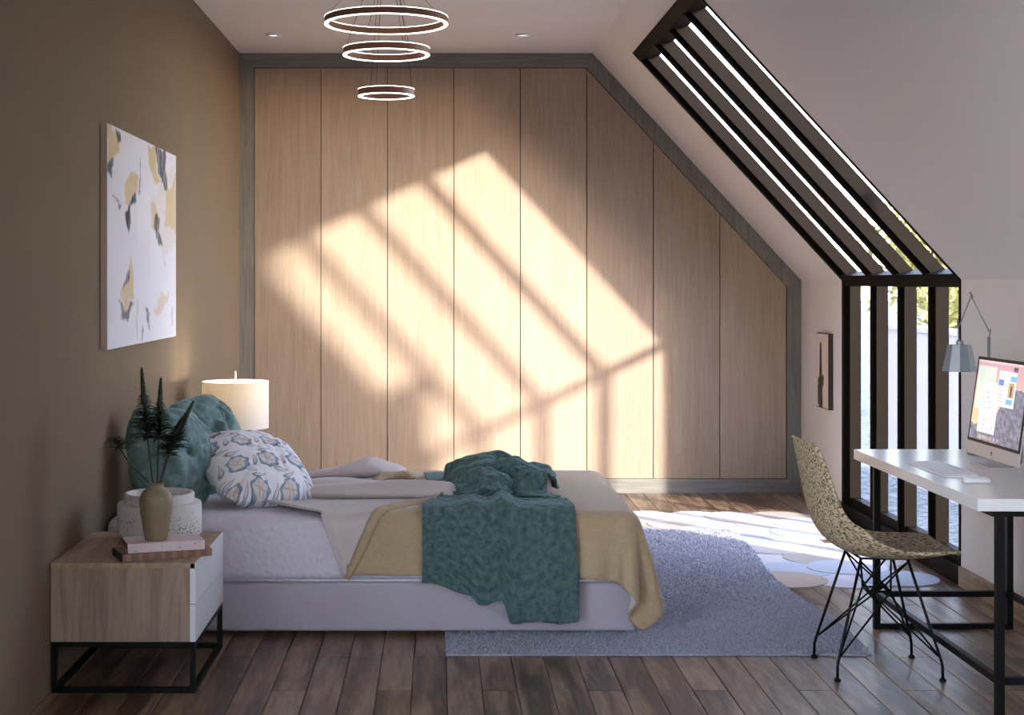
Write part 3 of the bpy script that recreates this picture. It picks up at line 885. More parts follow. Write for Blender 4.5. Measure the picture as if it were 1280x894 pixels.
# cut the near left corner along the turned-back edge
mb = MB()
keep = np.ones((ny - 1, nx - 1), bool)
for i in range(ny - 1):
    yr = i * rs                      # distance from near hem along the cloth
    xe = -.385 + .15 * min(yr, .33) / .33 if yr < .33 else -.235 + (yr - .33) * .95
    xe = min(xe, .02)
    if yr > .62: xe = max(-.02 - (yr - .62) * .35, -.3)
    for j in range(nx - 1):
        if gx[0, j] + rs / 2 < xe: keep[i, j] = False
Pl = P.copy(); Pl[..., 1] -= 6.75
vv = Pl.reshape(-1, 3).tolist()
ff = [(i * nx + j, i * nx + j + 1, (i + 1) * nx + j + 1, (i + 1) * nx + j) for i in range(ny - 1) for j in range(nx - 1) if keep[i, j]]
used = sorted({q for f in ff for q in f}); mp_ = {q: k for k, q in enumerate(used)}
mb.add([vv[q] for q in used], [tuple(mp_[q] for q in f) for f in ff])
dt_ = mb.build('cover', tan, duv, smooth=True, fix=False)
dt_.data.materials.append(greyu)
so = dt_.modifiers.new('thick', 'SOLIDIFY'); so.thickness = .022; so.offset = 0; so.material_offset = 1; so.material_offset_rim = 0
add_sub(dt_, 1)

# draped sheet following the mattress: s = distance from the near hem
def drape(s, lift, hem=.245):
    """returns y,z (world) for cloth distance s measured up the near face then over the top"""
    r_ = .05; top = BTOP + lift; face = BY0 - lift
    h1 = (top - r_) - hem
    if s < h1: return face, hem + s
    q = (s - h1) / (r_ * math.pi / 2)
    if q < 1: return face + r_ * (1 - math.cos(q * math.pi / 2)), top - r_ + r_ * math.sin(q * math.pi / 2)
    return face + r_ + (s - h1 - r_ * math.pi / 2), top
rows = []
for i in range(90):
    s = i / 89 * 1.55
    if s > 1.5: s = 1.5
    # left edge of the lining and right edge tucked below the tan cover
    t = min(s / .27, 1)
    xl_ = -.39 - .10 * t if s < .27 else -.49 - .27 * min((s - .27) / .36, 1) + .06 * max(0, s - .7) + .03 * math.sin(s * 9)
    xr_ = (-.36 + .20 * min(s / .3, 1)) if s < .3 else min(-.16 + (s - .3) * .6, .03)
    row = []
    for j in range(60):
        f = j / 59
        x = xl_ + (xr_ - xl_) * f
        bump = .016 * math.exp(-((f) / .12) ** 2)
        wob = .030 * max(0, fbm(x * 5 + 3, s * 6, 21, 3) - .42) * (1 if s > .3 else s / .3)
        lift = .012 + bump * .8 + wob + .012 * math.exp(-((s - .62 - .1 * x) / .05) ** 2) * f
        y, z = drape(s, lift)
        row.append((x, y - 6.75, z))
    rows.append(row)
ob = MB().grid(rows).build('turned_back_lining', greyu, duv, smooth=True, fix=False)
so = ob.modifiers.new('thick', 'SOLIDIFY'); so.thickness = .012; so.offset = 0; add_sub(ob, 1)
# rolled edge where the tan cover turns over
path = []
for i in range(28):
    s = i / 27 * .62
    xe = -.385 + .15 * min(s, .33) / .33 if s < .33 else -.235 + (s - .33) * .85
    y, z = drape(s, .026)
    path.append((xe + .01, y - 6.75, z))
mb = MB().tube(path, [.008 + .014 * math.sin(min(1, (k + 1) / 8) * math.pi / 2) for k in range(28)], 12)
mb.build('rolled_edge', tan, duv, smooth=True)
# long soft fold of lining lying on top
def lump(name, c0, c1, ra, rh, m, seed, n=36, k=20, tip=.25, zbase=BTOP + .012):
    """soft flattened roll from c0 to c1 (plan points), half width ra(t), height rh(t)"""
    rows = []
    c0 = Vector((*c0, 0)); c1 = Vector((*c1, 0)); dr = (c1 - c0).normalized(); sd = Vector((-dr.y, dr.x, 0))
    for i in range(n):
        t = i / (n - 1); row = []
        e = min(1, (t / tip)) if t < tip else min(1, (1 - t) / .06)
        e = math.sqrt(max(1e-4, 1 - (1 - e) ** 2))
        for j in range(k + 1):
            a = 2 * math.pi * j / k
            nz = fbm(np.array(t * 5 + seed), np.array(math.cos(a) + seed), seed, 3) - .5
            w_ = ra(t) * (.5 + .5 * e) * (1 + .35 * float(nz)); h_ = rh(t) * e * (1 + .3 * float(nz))
            p = c0.lerp(c1, t) + sd * (math.cos(a) * w_ + .02 * math.sin(t * 7 + seed))
            zz_ = zbase + h_ * (1 + math.sin(a)) + (.012 * float(nz) * max(0, math.sin(a)))
            row.append((p.x, p.y - 6.75, zz_))
        rows.append(row)
    b = MB().grid(rows)
    return b.build(name, m, duv, smooth=True)
lump('fold', (-.72, 6.62), (.085, 6.43), lambda t: .06 + .03 * math.sin(t * 3), lambda t: .030 + .012 * t, greyu, 3, tip=.4)
lump('fold', (-.78, 6.86), (-.05, 6.82), lambda t: .10, lambda t: .020 + .006 * math.sin(t * 5), greyu, 5, tip=.5)
lump('fold', (-.75, 7.25), (-.16, 7.18), lambda t: .11, lambda t: .018 + .035 * math.exp(-((t - .68) / .22) ** 2), greyu, 8, tip=.5)
lump('turned_corner', (-.33, 7.05), (-.13, 7.14), lambda t: .05, lambda t: .022, tan, 11, tip=.5)

# ------------------------------------------------------------------ teal throw (piled cloth)
throw_m, nt_, b_ = newmat('teal_throw')
tc = N(nt_, 'ShaderNodeUVMap'); 
b_.inputs['Base Color'].default_value = (*lin((84, 124, 124)), 1); b_.inputs['Roughness'].default_value = .85
b_.inputs['Sheen Weight'].default_value = .45; b_.inputs['Sheen Roughness'].default_value = .35; b_.inputs['Sheen Tint'].default_value = (*lin((150, 190, 190)), 1)
br = N(nt_, 'ShaderNodeTexVoronoi'); br.distance = 'CHEBYCHEV'; br.inputs['Scale'].default_value = 1.1; br.inputs['Randomness'].default_value = .75
nt_.links.new(tc.outputs[0], br.inputs['Vector'])
n3 = N(nt_, 'ShaderNodeTexNoise'); n3.inputs['Scale'].default_value = 1.3; n3.inputs['Detail'].default_value = 5
nt_.links.new(tc.outputs[0], n3.inputs['Vector'])
rp = N(nt_, 'ShaderNodeValToRGB'); rp.color_ramp.elements[0].color = (*lin((50, 76, 76)), 1); rp.color_ramp.elements[1].color = (*lin((88, 113, 111)), 1); rp.color_ramp.elements[0].position = .3; rp.color_ramp.elements[1].position = .7
nt_.links.new(n3.outputs['Fac'], rp.inputs[0]); nt_.links.new(rp.outputs[0], b_.inputs['Base Color'])
sb = N(nt_, 'ShaderNodeMath', operation='MULTIPLY_ADD'); sb.inputs[1].default_value = -1.0
nt_.links.new(br.outputs['Distance'], sb.inputs[0]); nt_.links.new(n3.outputs['Fac'], sb.inputs[2])
bp = N(nt_, 'ShaderNodeBump'); bp.inputs['Strength'].default_value = 1.0; bp.inputs['Distance'].default_value = .012
nt_.links.new(sb.outputs[0], bp.inputs['Height']); nt_.links.new(bp.outputs[0], b_.inputs['Normal'])

rs = .0145
TW, TL = .66, 2.05
nx = int(TW / rs); ny = int(TL / rs)
top = BTOP + .05
s_ = np.arange(ny) * rs; q_ = np.arange(nx) * rs
P = np.zeros((ny, nx, 3))
hang, flat0, pile = .33, .24, 1.02
for i, s in enumerate(s_):
    if s < hang: y, z = BY0 - .045, top - .05 - (hang - s)
    elif s < hang + flat0: y, z = BY0 - .04 + (s - hang), top
    elif s < hang + flat0 + pile:
        t = (s - hang - flat0) / pile
        y = BY0 + .27 + .44 * t + .10 * math.sin(t * 6 * math.pi); z = top + .02 + .16 * abs(math.sin(t * 3 * math.pi)) + .05 * t
    else:
        y = BY0 + .71 + (s - hang - flat0 - pile); z = top + .05
    P[i, :, 1] = y; P[i, :, 2] = z
gq, gs = np.meshgrid(q_, s_)
tt = np.clip((gs - hang - flat0) / pile, 0, 1)
mid = np.sin(tt * math.pi)
P[..., 0] = -.075 + gq
P[..., 0] = P[..., 0] * (1 - .42 * mid) + .28 * .42 * mid          # gathered in the middle
P[..., 0] += mid * .16 * (fbm(gq * 9, gs * 9, 12) - .5)
P[..., 1] += mid * .22 * (fbm(gq * 9, gs * 8, 42) - .5) - (gs < hang) * .02 * (fbm(gq * 8, gs * 2, 6))
P[..., 2] += mid * (.17 + .30 * (fbm(gq * 9, gs * 9, 72) - .3))
colb = box_collider((BX0, BY0, 0), (BX1, BY1, BTOP), .05, .043, .75)
BALLS = [(.15 + .27 * (k % 4) / 3 + .03 * math.sin(k * 5), 6.50 + .105 * (k // 4) + .03 * math.cos(k * 3), .475 + .03 * math.sin(k * 2.3) + .04 * math.sin(math.pi * (k // 4) / 4.0), .125) for k in range(20)]
def colf(P, P0):
    colb(P, P0)
    for (x, y, z, r) in BALLS:
        d_ = P - np.array((x, y, z)); l = np.sqrt((d_ * d_).sum(-1)); k = l < r
        if k.any():
            P[k] += d_[k] / l[k][:, None] * (r - l[k])[:, None]
            P[k] -= (P[k] - P0[k]) * .3
P = solve(P, rs, 75, colf, 7, bend=.03, selfr=.0165, every=3, damp=.94)
# uneven hem: resample the hanging rows of each column so that it ends at s0(x)
ih = int(hang / rs)
def sstep(a, b, x): t = min(1, max(0, (x - a) / (b - a))); return t * t * (3 - 2 * t)
for j in range(nx):
    x = j * rs
    s0 = .105 + .035 * math.cos(x * 9) * (1 - sstep(.2, .34, x)) - .03 * sstep(.21, .225, x) + .012 * sstep(.275, .285, x)
    s0 = s0 * (1 - sstep(.335, .352, x)) + .004 * math.sin(x * 30)
    col = P[:, j].copy()
    for i in range(ih + 1):
        q = (s0 + (hang - s0) * i / ih) / rs; k = min(int(max(q, 0)), ny - 2); f = q - k
        P[i, j] = col[k] * (1 - f) + col[k + 1] * f
for _ in range(3):
    Q = P.copy()
    Q[1:-1, 1:-1] = (P[:-2, 1:-1] + P[2:, 1:-1] + P[1:-1, :-2] + P[1:-1, 2:]) / 4
    P = P * .4 + Q * .6
# wrinkles along the surface normal, strongest in the heap
du = np.gradient(P, axis=1); dv = np.gradient(P, axis=0)
nn_ = np.cross(du, dv); nn_ /= np.linalg.norm(nn_, axis=-1, keepdims=True) + 1e-9
if nn_[4:12, :, 1].mean() > 0: nn_ = -nn_
wx_, wy_ = P[..., 0] + .05 * (fbm(gq * 7, gs * 7, 50) - .5), P[..., 1] + .05 * (fbm(gq * 7, gs * 7, 51) - .5)
ridge = 1 - 1.15 * np.abs(2 * fbm(wx_ * 7 + 4, (wx_ * .8 + wy_ * 6) + P[..., 2] * 6, 61, 2) - 1)
ridge2 = 1 - np.abs(2 * fbm(wx_ * 15 + 4, wy_ * 12, 66, 2) - 1)
amp = np.clip((P[..., 2] - (top + .0)) / .07, 0, 1)
P += nn_ * (amp * (.075 * (ridge - .62) + .022 * (ridge2 - .65)))[..., None]
# twisted front fold and soft waves of the hanging part
fx = P[..., 0] - (.30 - .25 * (P[..., 2] - .40))
hangz = np.clip((.60 - P[..., 2]) / .06, 0, 1) * np.clip((P[..., 2] - .26) / .16, 0, 1) * (gs < hang + .28)
P += nn_ * (hangz * (.036 * np.exp(-(fx / .04) ** 2) + .006 + .022 * np.exp(-((fx + .13) / .045) ** 2)))[..., None]
low = (gs < hang) * np.clip((.50 - P[..., 2]) / .1, 0, 1)
P[..., 1] -= low * (.016 * (gq > .34) + .010 * (np.sin(gq * 26 + 1.5 * np.sin(gs * 9)) + .6))
P[..., 0] += low * .03 * (gq / TW - .3) * np.clip((.5 - P[..., 2]) / .3, 0, 1)
Pl = P.copy(); Pl[..., 1] -= 6.75
ff = [(i * nx + j, i * nx + j + 1, (i + 1) * nx + j + 1, (i + 1) * nx + j) for i in range(ny - 1) for j in range(nx - 1)]
vv = Pl.reshape(-1, 3).tolist(); used = list(range(nx * ny)); mp_ = used
uvs = [(gq.ravel()[q] * 30, gs.ravel()[q] * 30) for q in used]
mb = MB().add([vv[q] for q in used], [tuple(mp_[q] for q in f) for f in ff])
th = mb.build('throw_blanket', throw_m, smooth=True, fix=False)
th.location = (0, 6.75, 0)
ul = th.data.uv_layers.new(name='UVMap')
for lp_ in th.data.loops: ul.data[lp_.index].uv = uvs[lp_.vertex_index]
so = th.modifiers.new('thick', 'SOLIDIFY'); so.thickness = .008; so.offset = 0
add_sub(th, 1)
tag(th, 'crumpled dark teal throw heaped on the duvet and hanging over its side', 'throw')

# ------------------------------------------------------------------ pillows
def pillow(name, w, h, t, m, seed, n=48, pinch=.07, wr=.02, cols=None, rp=5.0):
    """square cushion, plane XZ local, thickness Y; front face is -Y"""
    mb = MB(); rowsF = []
    uu = np.linspace(-1, 1, n)
    gu, gv = np.meshgrid(uu, uu)
    prof = np.clip((1 - np.abs(gu) ** 2.4), 0, 1) ** .55 * np.clip((1 - np.abs(gv) ** 2.4), 0, 1) ** .55
    X = gu * w / 2 * (1 - pinch * (1 - gv ** 2) * 0 - pinch * (1 - np.abs(gv) ** 2) * np.abs(gu) ** 3)
    Z = gv * h / 2 * (1 - pinch * (1 - np.abs(gu) ** 2) * np.abs(gv) ** 3)
    rf = np.maximum(np.abs(gu), np.abs(gv)) / (np.abs(gu) ** rp + np.abs(gv) ** rp + 1e-9) ** (1 / rp); X = X * rf; Z = Z * rf
    nz = (fbm(gu * 2.2 + seed, gv * 2.2, seed, 3) - .5) * wr * 2
    rad = np.hypot(gu, gv); ang = np.arctan2(gv, gu)
    nz += -wr * 1.2 * np.clip(np.abs(2 * fbm(gu * 1.6 + seed * 3, gv * 1.1, seed + 7, 3) - 1) * -5 + 1, 0, 1)
    nz += wr * .5 * np.sin(ang * 9 + 3 * fbm(gu * 2, gv * 2, seed + 3)) * np.clip(rad - .35, 0, 1)
    Yf = -(prof * t / 2 + nz * prof); Yb = prof * t / 2 + nz * prof * .5
    F = np.stack([X, Yf, Z], -1); B = np.stack([X, Yb, Z], -1)[:, ::-1]
    mb.grid(F.tolist()); mb.grid(B.tolist())
    me = mb.mesh(name)
    bm = bmesh.new(); bm.from_mesh(me)
    if cols is None: bmesh.ops.remove_doubles(bm, verts=bm.verts, dist=1e-5)
    bm.to_mesh(me); bm.free()
    me.polygons.foreach_set('use_smooth', [True] * len(me.polygons))
    me.materials.append(m)
    o = bpy.data.objects.new(name, me); COL.objects.link(o)
    return o
velvet, nt_, b_ = newmat('teal_velvet')
tc = N(nt_, 'ShaderNodeTexCoord'); n3 = N(nt_, 'ShaderNodeTexNoise'); n3.inputs['Scale'].default_value = 14; n3.inputs['Detail'].default_value = 5; n3.inputs['Distortion'].default_value = 1.2
nt_.links.new(tc.outputs['Object'], n3.inputs['Vector'])
rp = N(nt_, 'ShaderNodeValToRGB'); rp.color_ramp.elements[0].color = (*lin((70, 98, 98)), 1); rp.color_ramp.elements[1].color = (*lin((112, 140, 138)), 1); rp.color_ramp.elements[0].position = .32; rp.color_ramp.elements[1].position = .7
nt_.links.new(n3.outputs['Fac'], rp.inputs[0]); nt_.links.new(rp.outputs[0], b_.inputs['Base Color'])
b_.inputs['Roughness'].default_value = .7; b_.inputs['Sheen Weight'].default_value = .6; b_.inputs['Sheen Tint'].default_value = (*lin((170, 210, 205)), 1); b_.inputs['Sheen Roughness'].default_value = .3

p1 = pillow('cushion', .48, .46, .25, velvet, 3, wr=.04, rp=3.4)
p1.rotation_euler = (R(-16), R(8), R(56)); p1.location = (-1.15, 6.34, .705)
tag(p1, 'teal velvet cushion leaning on the taupe wall behind the spiky stems', 'cushion', 'cushions on the bed')
p2 = pillow('cushion', .52, .50, .25, velvet, 9, wr=.035, rp=3.0)
p2.rotation_euler = (R(-22), R(-6), R(66)); p2.location = (-1.08, 6.88, .70)
tag(p2, 'teal velvet cushion in front of the white drum lamp', 'cushion', 'cushions on the bed')

n = 190
p3 = pillow('cushion', .50, .48, .25, vcol('leaf_print_cotton', .85, .15, bump=.08), 5, n=n, wr=.008, cols=True, rp=4.0)
uu = np.linspace(-1, 1, n); gu, gv = np.meshgrid(uu, uu)
def leafprint(gu, gv):
    c = np.zeros((*gu.shape, 3)); c[:] = lin((240, 238, 244))
    k = 1.65
    px = gu * k; py = gv * k
    px = px + .10 * (fbm(gu * 4, gv * 4, 2) - .5); py = py + .10 * (fbm(gu * 4 + 9, gv * 4, 4) - .5)
    ri = np.floor(py); sh = np.where(np.mod(ri, 2) > .5, .5, 0.)
    cx = np.floor(px + sh) ; fx = px + sh - cx - .5; fy = py - ri - .5
    rot = (np.mod(cx * 3 + ri * 5, 4) - 1.5) * .35
    ax = fx * np.cos(rot) - fy * np.sin(rot); ay = fx * np.sin(rot) + fy * np.cos(rot)
    def ov(x, y, rx, ry): return np.sqrt((x / rx) ** 2 + (y / ry) ** 2)
    ang = np.arctan2(ay, ax)
    e = ov(ax + .07, ay, .255, .235) * (1 + .06 * np.sin(ang * 5) + .05 * np.sin(ang * 9))
    blue = np.array(lin((138, 160, 182))); dark = np.array(lin((58, 70, 92))); bei = np.array(lin((214, 202, 198)))
    halo = ov(ax + .05, ay + .02, .34, .31) * (1 + .10 * np.sin(ang * 7 + 1))
    a = (np.clip((1.02 - halo) * 14, 0, 1))[..., None]
    tone = np.clip((halo - .75) * 4, 0, 1)[..., None] * np.clip(.4 - ay * 2.2, 0, 1)[..., None]
    c = c * (1 - a * .95) + (blue * (1 - tone) + dark * tone) * a * .95
    a = (np.clip((.95 - e) * 12, 0, 1))[..., None]
    c = c * (1 - a) + np.array(lin((224, 216, 216))) * a
    # veins
    for (x0, y0, x1, y1) in ((-.27, -.02, .1, .02), (-.12, .0, -.2, .14), (-.02, .01, -.08, .16), (-.1, -.01, -.02, -.15), (.02, .01, .1, -.09)):
        bx, by = x1 - x0, y1 - y0; t = np.clip(((ax - x0) * bx + (ay - y0) * by) / (bx * bx + by * by), 0, 1)
        dd = np.hypot(ax - x0 - bx * t, ay - y0 - by * t)
        a = np.clip((.022 - dd) * 90, 0, 1)[..., None]; c = c * (1 - .6 * a) + np.array(lin((176, 156, 140))) * .6 * a
    # paisley loops in between
    lx_ = np.where(fx > 0, fx - .5, fx + .5)
    for (qx, qy, ra) in ((lx_, fy, 1.35), (fx + .02, fy - .40, .18), (fx - .25, fy + .40, -.25)):
        bx = qx * math.cos(ra) + qy * math.sin(ra); by = -qx * math.sin(ra) + qy * math.cos(ra)
        wdt = .085 * np.clip(1.15 - (bx + .17) / .36, .1, 1)
        by2 = by - .6 * bx * bx
        d_ = np.sqrt((bx / .24) ** 2 + (by2 / wdt) ** 2)
        line = np.clip(1 - np.abs(d_ - .85) * 3.6, 0, 1)[..., None]
        inn = np.clip((.8 - d_) * 8, 0, 1)[..., None]
        c = c * (1 - .5 * inn) + np.array(lin((196, 204, 212))) * .5 * inn
        c = c * (1 - .85 * line) + dark * .85 * line
    return np.clip(c, 0, 1)
cf = leafprint(gu, gv).reshape(-1, 3)
cb = leafprint(gu[:, ::-1], gv).reshape(-1, 3)
set_colors(p3.data, np.concatenate([cf, cb]))
p3.rotation_euler = (R(-58), R(4), R(38)); p3.location = (-.815, 6.52, .63)
tag(p3, 'white cushion printed with blue leaves and paisley lying on the mattress', 'cushion', 'cushions on the bed')

# ------------------------------------------------------------------ rugs
rug = tag(empty('pile_rug', (.025, 5.75, 0)), 'blue grey pile rug lying under the foot of the bed', 'rug')
RXw, RYl = 1.65, 2.84
def wavy(y): return RXw + .02 * math.sin(y * 3.1 + .4) - .025 * math.exp(-((y - 1.5) / .5) ** 2)
def rlift(y):
    t = np.clip((y - 1.1) / .2, 0, 1); return .009 * t * t * (3 - 2 * t)      # rides up over the felt rug
rows = []
for i in range(60):
    y = RYl * i / 59
    rows.append([(wavy(y) * j / 39, y, .0085 + rlift(y)) for j in range(40)])
rugm = fabric('rug_backing', (156, 156, 168), .2, var=.25, vscale=80, bump=.8, bscale=300)
ob = MB().grid(rows).build('rug_base', rugm, rug, fix=False); so = ob.modifiers.new('t', 'SOLIDIFY'); so.thickness = .0075; so.offset = -1
nb = 90000
bx = nrng.rand(nb); by = nrng.rand(nb) * RYl
wx = RXw + .02 * np.sin(by * 3.1 + .4) - .025 * np.exp(-((by - 1.5) / .5) ** 2)
bx = bx * wx
an = nrng.rand(nb) * 2 * np.pi; ln = .006 + .007 * nrng.rand(nb); lean = .007 * nrng.randn(nb, 2)
hw = .0028
v0 = np.stack([bx - np.cos(an) * hw, by - np.sin(an) * hw, .008 + rlift(by)], -1)
v1 = np.stack([bx + np.cos(an) * hw, by + np.sin(an) * hw, .008 + rlift(by)], -1)
v2 = np.stack([bx + lean[:, 0], by + lean[:, 1], .008 + rlift(by) + ln], -1)
verts = np.stack([v0, v1, v2], 1).reshape(-1, 3)
me = bpy.data.meshes.new('pile')
me.vertices.add(nb * 3); me.vertices.foreach_set('co', verts.ravel())
me.loops.add(nb * 3); me.loops.foreach_set('vertex_index', np.arange(nb * 3))
me.polygons.add(nb); me.polygons.foreach_set('loop_start', np.arange(nb) * 3); me.polygons.foreach_set('loop_total', np.full(nb, 3))
me.update()
tone = np.repeat((.75 + .5 * nrng.rand(nb))[:, None] * np.array(lin((178, 178, 188))), 3, axis=0)
set_colors(me, tone)
o = mesh_obj('pile', me, vcol('rug_pile', .9, .1), rug); o['kind'] = 'stuff'

peb = tag(empty('pebble_rug', (1.45, 8.2, 0)), 'pale patchwork rug of overlapping round pieces beside the window', 'rug')
pebc = [(232, 226, 228), (214, 204, 200), (196, 184, 174), (206, 210, 222), (186, 192, 206), (236, 234, 238), (208, 190, 170)]
pebm = [fabric('pebble_felt_%d' % i, c_, .1, var=.03, bump=.2) for i, c_ in enumerate([tuple(int(q * .84) for q in p) for p in pebc])]
rp_ = random.Random(4); k = 0
for i in range(7):
    for j in range(8):
        cx = -.83 + i * .27 + (.13 if j % 2 else 0) + rp_.uniform(-.03, .03); cy = -.98 + j * .275 + rp_.uniform(-.03, .03)
        if abs(cx) > .80: continue
        rx, ry = rp_.uniform(.17, .22), rp_.uniform(.17, .21)
        zt = .003 + .0009 * ((i * 3 + j * 5) % 7)
        n = 28; ph = rp_.uniform(0, 6)
        ring = [(cx + rx * math.cos(2 * math.pi * q / n) * (1 + .05 * math.sin(2 * (2 * math.pi * q / n) + ph)), cy + ry * math.sin(2 * math.pi * q / n)) for q in range(n)]
        MB().prism(ring, 'z', .0004, zt).build('felt_disc', pebm[rp_.randrange(len(pebm))], peb)

# ------------------------------------------------------------------ desk
dk = tag(empty('desk', (0, 0, 0)), 'white topped desk on a black tube frame along the knee wall', 'desk')
DX0, DX1, DY0, DY1, DZ = 1.746, 2.482, 4.80, 6.235, .75
MB().box((DX0, DY0, DZ - .041), (DX1, DY1, DZ)).build('top', M['desk_white'], dk, bevel=.0015)
t_ = .026
lx0, lx1, ly0, ly1 = 1.822, 2.378, 4.835, 6.196
for x in (lx0, lx1):
    for y in (ly0, ly1):
        MB().box((x, y, 0), (x + t_, y + t_, DZ - .061)).build('leg', M['black_metal'], dk)
mb = MB()
mb.box((lx0 - .02, ly0 - .015, DZ - .061), (lx1 + t_ + .02, ly1 + t_ + .01, DZ - .0415))
mb.build('sub_frame', M['black_metal'], dk)
for y in (ly0, ly1):
    MB().box((lx0 + t_, y + .002, .001), (lx1, y + t_ - .002, .023)).build('floor_rail', M['black_metal'], dk)
    MB().box((lx0 + t_, y + .002, .135), (lx1, y + t_ - .002, .159)).build('stretcher', M['black_metal'], dk)
for x in (lx0, lx1):
    MB().box((x + .002, ly0 + t_, .135), (x + t_ - .002, ly1, .159)).build('stretcher', M['black_metal'], dk)

# ------------------------------------------------------------------ computer on the desk
mon = tag(empty('computer_monitor', (2.10, 5.635, DZ)), 'slim silver all-in-one computer with a lit screen on the white desk', 'computer')
mon.rotation_euler = (0, 0, 0)
tilt = math.atan2(.05, .36)
hd = Matrix.Rotation(tilt, 4, 'Y')
def hp(y, z, x=0):        # head-local: y across, z up from chin bottom, x forward negative
    p = hd @ Vector((x, y, z)); return (p.x, p.y, p.z + .028)
HW, HH = .265, .385
def slab(mb, y0, y1, z0, z1, x0, x1):
    v = [hp(y, z, x) for x in (x0, x1) for (y, z) in ((y0, z0), (y1, z0), (y1, z1), (y0, z1))]
    mb.add(v, [(0, 3, 2, 1), (4, 5, 6, 7), (0, 1, 5, 4), (1, 2, 6, 5), (2, 3, 7, 6), (3, 0, 4, 7)])
mb = MB(); slab(mb, -HW, HW, 0, HH, 0, .006)
v = []; nbx = 9
mb.build('housing', M['alu'], mon, bevel=.0015)
mb = MB(); rows = []
for i in range(13):
    row = []
    for j in range(17):
        y = -1 + j / 8; z = -1 + i / 6
        bul = max(0, (1 - y * y) * (1 - z * z)) ** .6
        row.append(hp(y * HW, HH / 2 + z * HH / 2, .0062 + .032 * bul))
    rows.append(row)
mb.grid(rows); mb.build('back_shell', M['alu'], mon, smooth=True)
mb = MB(); slab(mb, -HW, HW, .05, HH, -.0016, -.0002); mb.build('bezel', plain('black_bezel', (8, 8, 10), .4, .2), mon)
# screen picture
nu, nv = 300, 176
u, v = np.meshgrid(np.linspace(0, 1, nu), np.linspace(0, 1, nv))        # u: left->right as the user sees it, v up
C = lambda *a: np.array(lin(a))
sky_t = np.clip((v - .35) / .6, 0, 1)[..., None]
c = C(236, 210, 170) * (1 - sky_t) + C(214, 168, 190) * sky_t
rdg = .14 + .18 * fbm(u * 6, u * 0 + 2, 6, 4) + .42 * np.clip((u - .35) / .3, 0, 1) ** 1.5
rock = np.clip(.25 + 1.2 * (fbm(u * 26 + v * 8, v * 22, 14, 4) - .3), 0, 1)[..., None]
mk = (v < rdg)[..., None]
c = np.where(mk, C(48, 54, 84) * (1 - rock) + C(150, 158, 190) * rock, c)
def rect(x0, y0, x1, y1, col):
    k_ = (u >= x0) & (u <= x1) & (v >= y0) & (v <= y1); c[k_] = col
rect(0, .972, 1, 1, C(236, 206, 214))
rect(.02, .38, .40, .93, C(226, 234, 226))
k_ = (u > .02) & (u < .40) & (v > .38) & (v < .93)
gmap = np.clip((fbm(u * 9, v * 7, 3) - .45) * 3, 0, 1)[..., None]
c = np.where(k_[..., None], c * (1 - .35 * gmap) + C(182, 220, 178) * .35 * gmap, c)
rect(.14, .10, .50, .74, C(236, 238, 240))
rc = random.Random(3)
for _ in range(26):
    x = .15 + rc.random() * .3; y = .12 + rc.random() * .5
    rect(x, y, x + .03 + rc.random() * .04, y + .02, rc.choice([C(206, 226, 232), C(238, 214, 200), C(214, 232, 206), C(214, 218, 222), C(196, 226, 236)]))
rect(.45, .46, .80, .90, C(240, 240, 242))
rect(.46, .72, .56, .79, C(92, 142, 226)); rect(.68, .78, .80, .85, C(120, 196, 238)); rect(.64, .5, .76, .56, C(112, 190, 236))
rect(.665, .585, .77, .76, C(196, 170, 140)); rect(.70, .60, .735, .73, C(70, 60, 58)); rect(.67, .66, .70, .74, C(226, 168, 90))
for y in (.83, .69, .65, .60, .56, .52): rect(.46, y, .58, y + .012, C(214, 214, 218))
rect(.72, .90, .80, .955, C(96, 40, 70)); rect(.735, .915, .785, .925, C(200, 140, 160))
for q in range(12): rect(.18 + q * .035, .02, .205 + q * .035, .065, C(*[rc.randrange(120, 240) for _ in range(3)]))
SW = .25
P = [[hp(SW - 2 * SW * u[i, j], .062 + (HH - .074) * v[i, j], -.0022) for j in range(nu)] for i in range(nv)]
o = MB().grid(P).build('screen', vcol('screen_picture', .2, .4, em=.65), mon, fix=False)
set_colors(o.data, np.clip(c.reshape(-1, 3), 0, 1))
# fruit mark on the chin
def disc_poly(cy, cz, ry, rz, n=20, mod=lambda a: 1): return [(cy + ry * mod(2 * math.pi * k / n) * math.cos(2 * math.pi * k / n), cz + rz * mod(2 * math.pi * k / n) * math.sin(2 * math.pi * k / n)) for k in range(n)]
mark = disc_poly(0, .023, .0085, .0085, 28, lambda a: (.62 if abs(a - 2 * math.pi) < .5 or a < .5 else 1) * (1 - .12 * math.exp(-((a - math.pi / 2) / .3) ** 2) - .1 * math.exp(-((a - 1.5 * math.pi) / .25) ** 2)))
mb = MB(); mb.add([hp(-p[0], p[1], -.0012) for p in mark], [tuple(range(len(mark)))])
lf = [(0, .033), (.003, .034), (.005, .038), (.002, .0375)]
mb.add([hp(-p[0], p[1], -.0012) for p in lf], [(0, 1, 2, 3)])
mb.build('logo', plain('logo_black', (14, 14, 16), .3), mon)
# stand: neck bending into the foot
rows = []
for (x, z, w_) in ((.075, .19, .07), (.085, .15, .075), (.092, .09, .08), (.09, .03, .09), (.07, .008, .095), (.03, .0035, .095), (-.04, .0035, .095)):
    rows.append([(x, -w_, z), (x, w_, z)])
ob = MB().grid(rows).build('stand', M['alu'], mon); so = ob.modifiers.new('t', 'SOLIDIFY'); so.thickness = .006; so.offset = 0

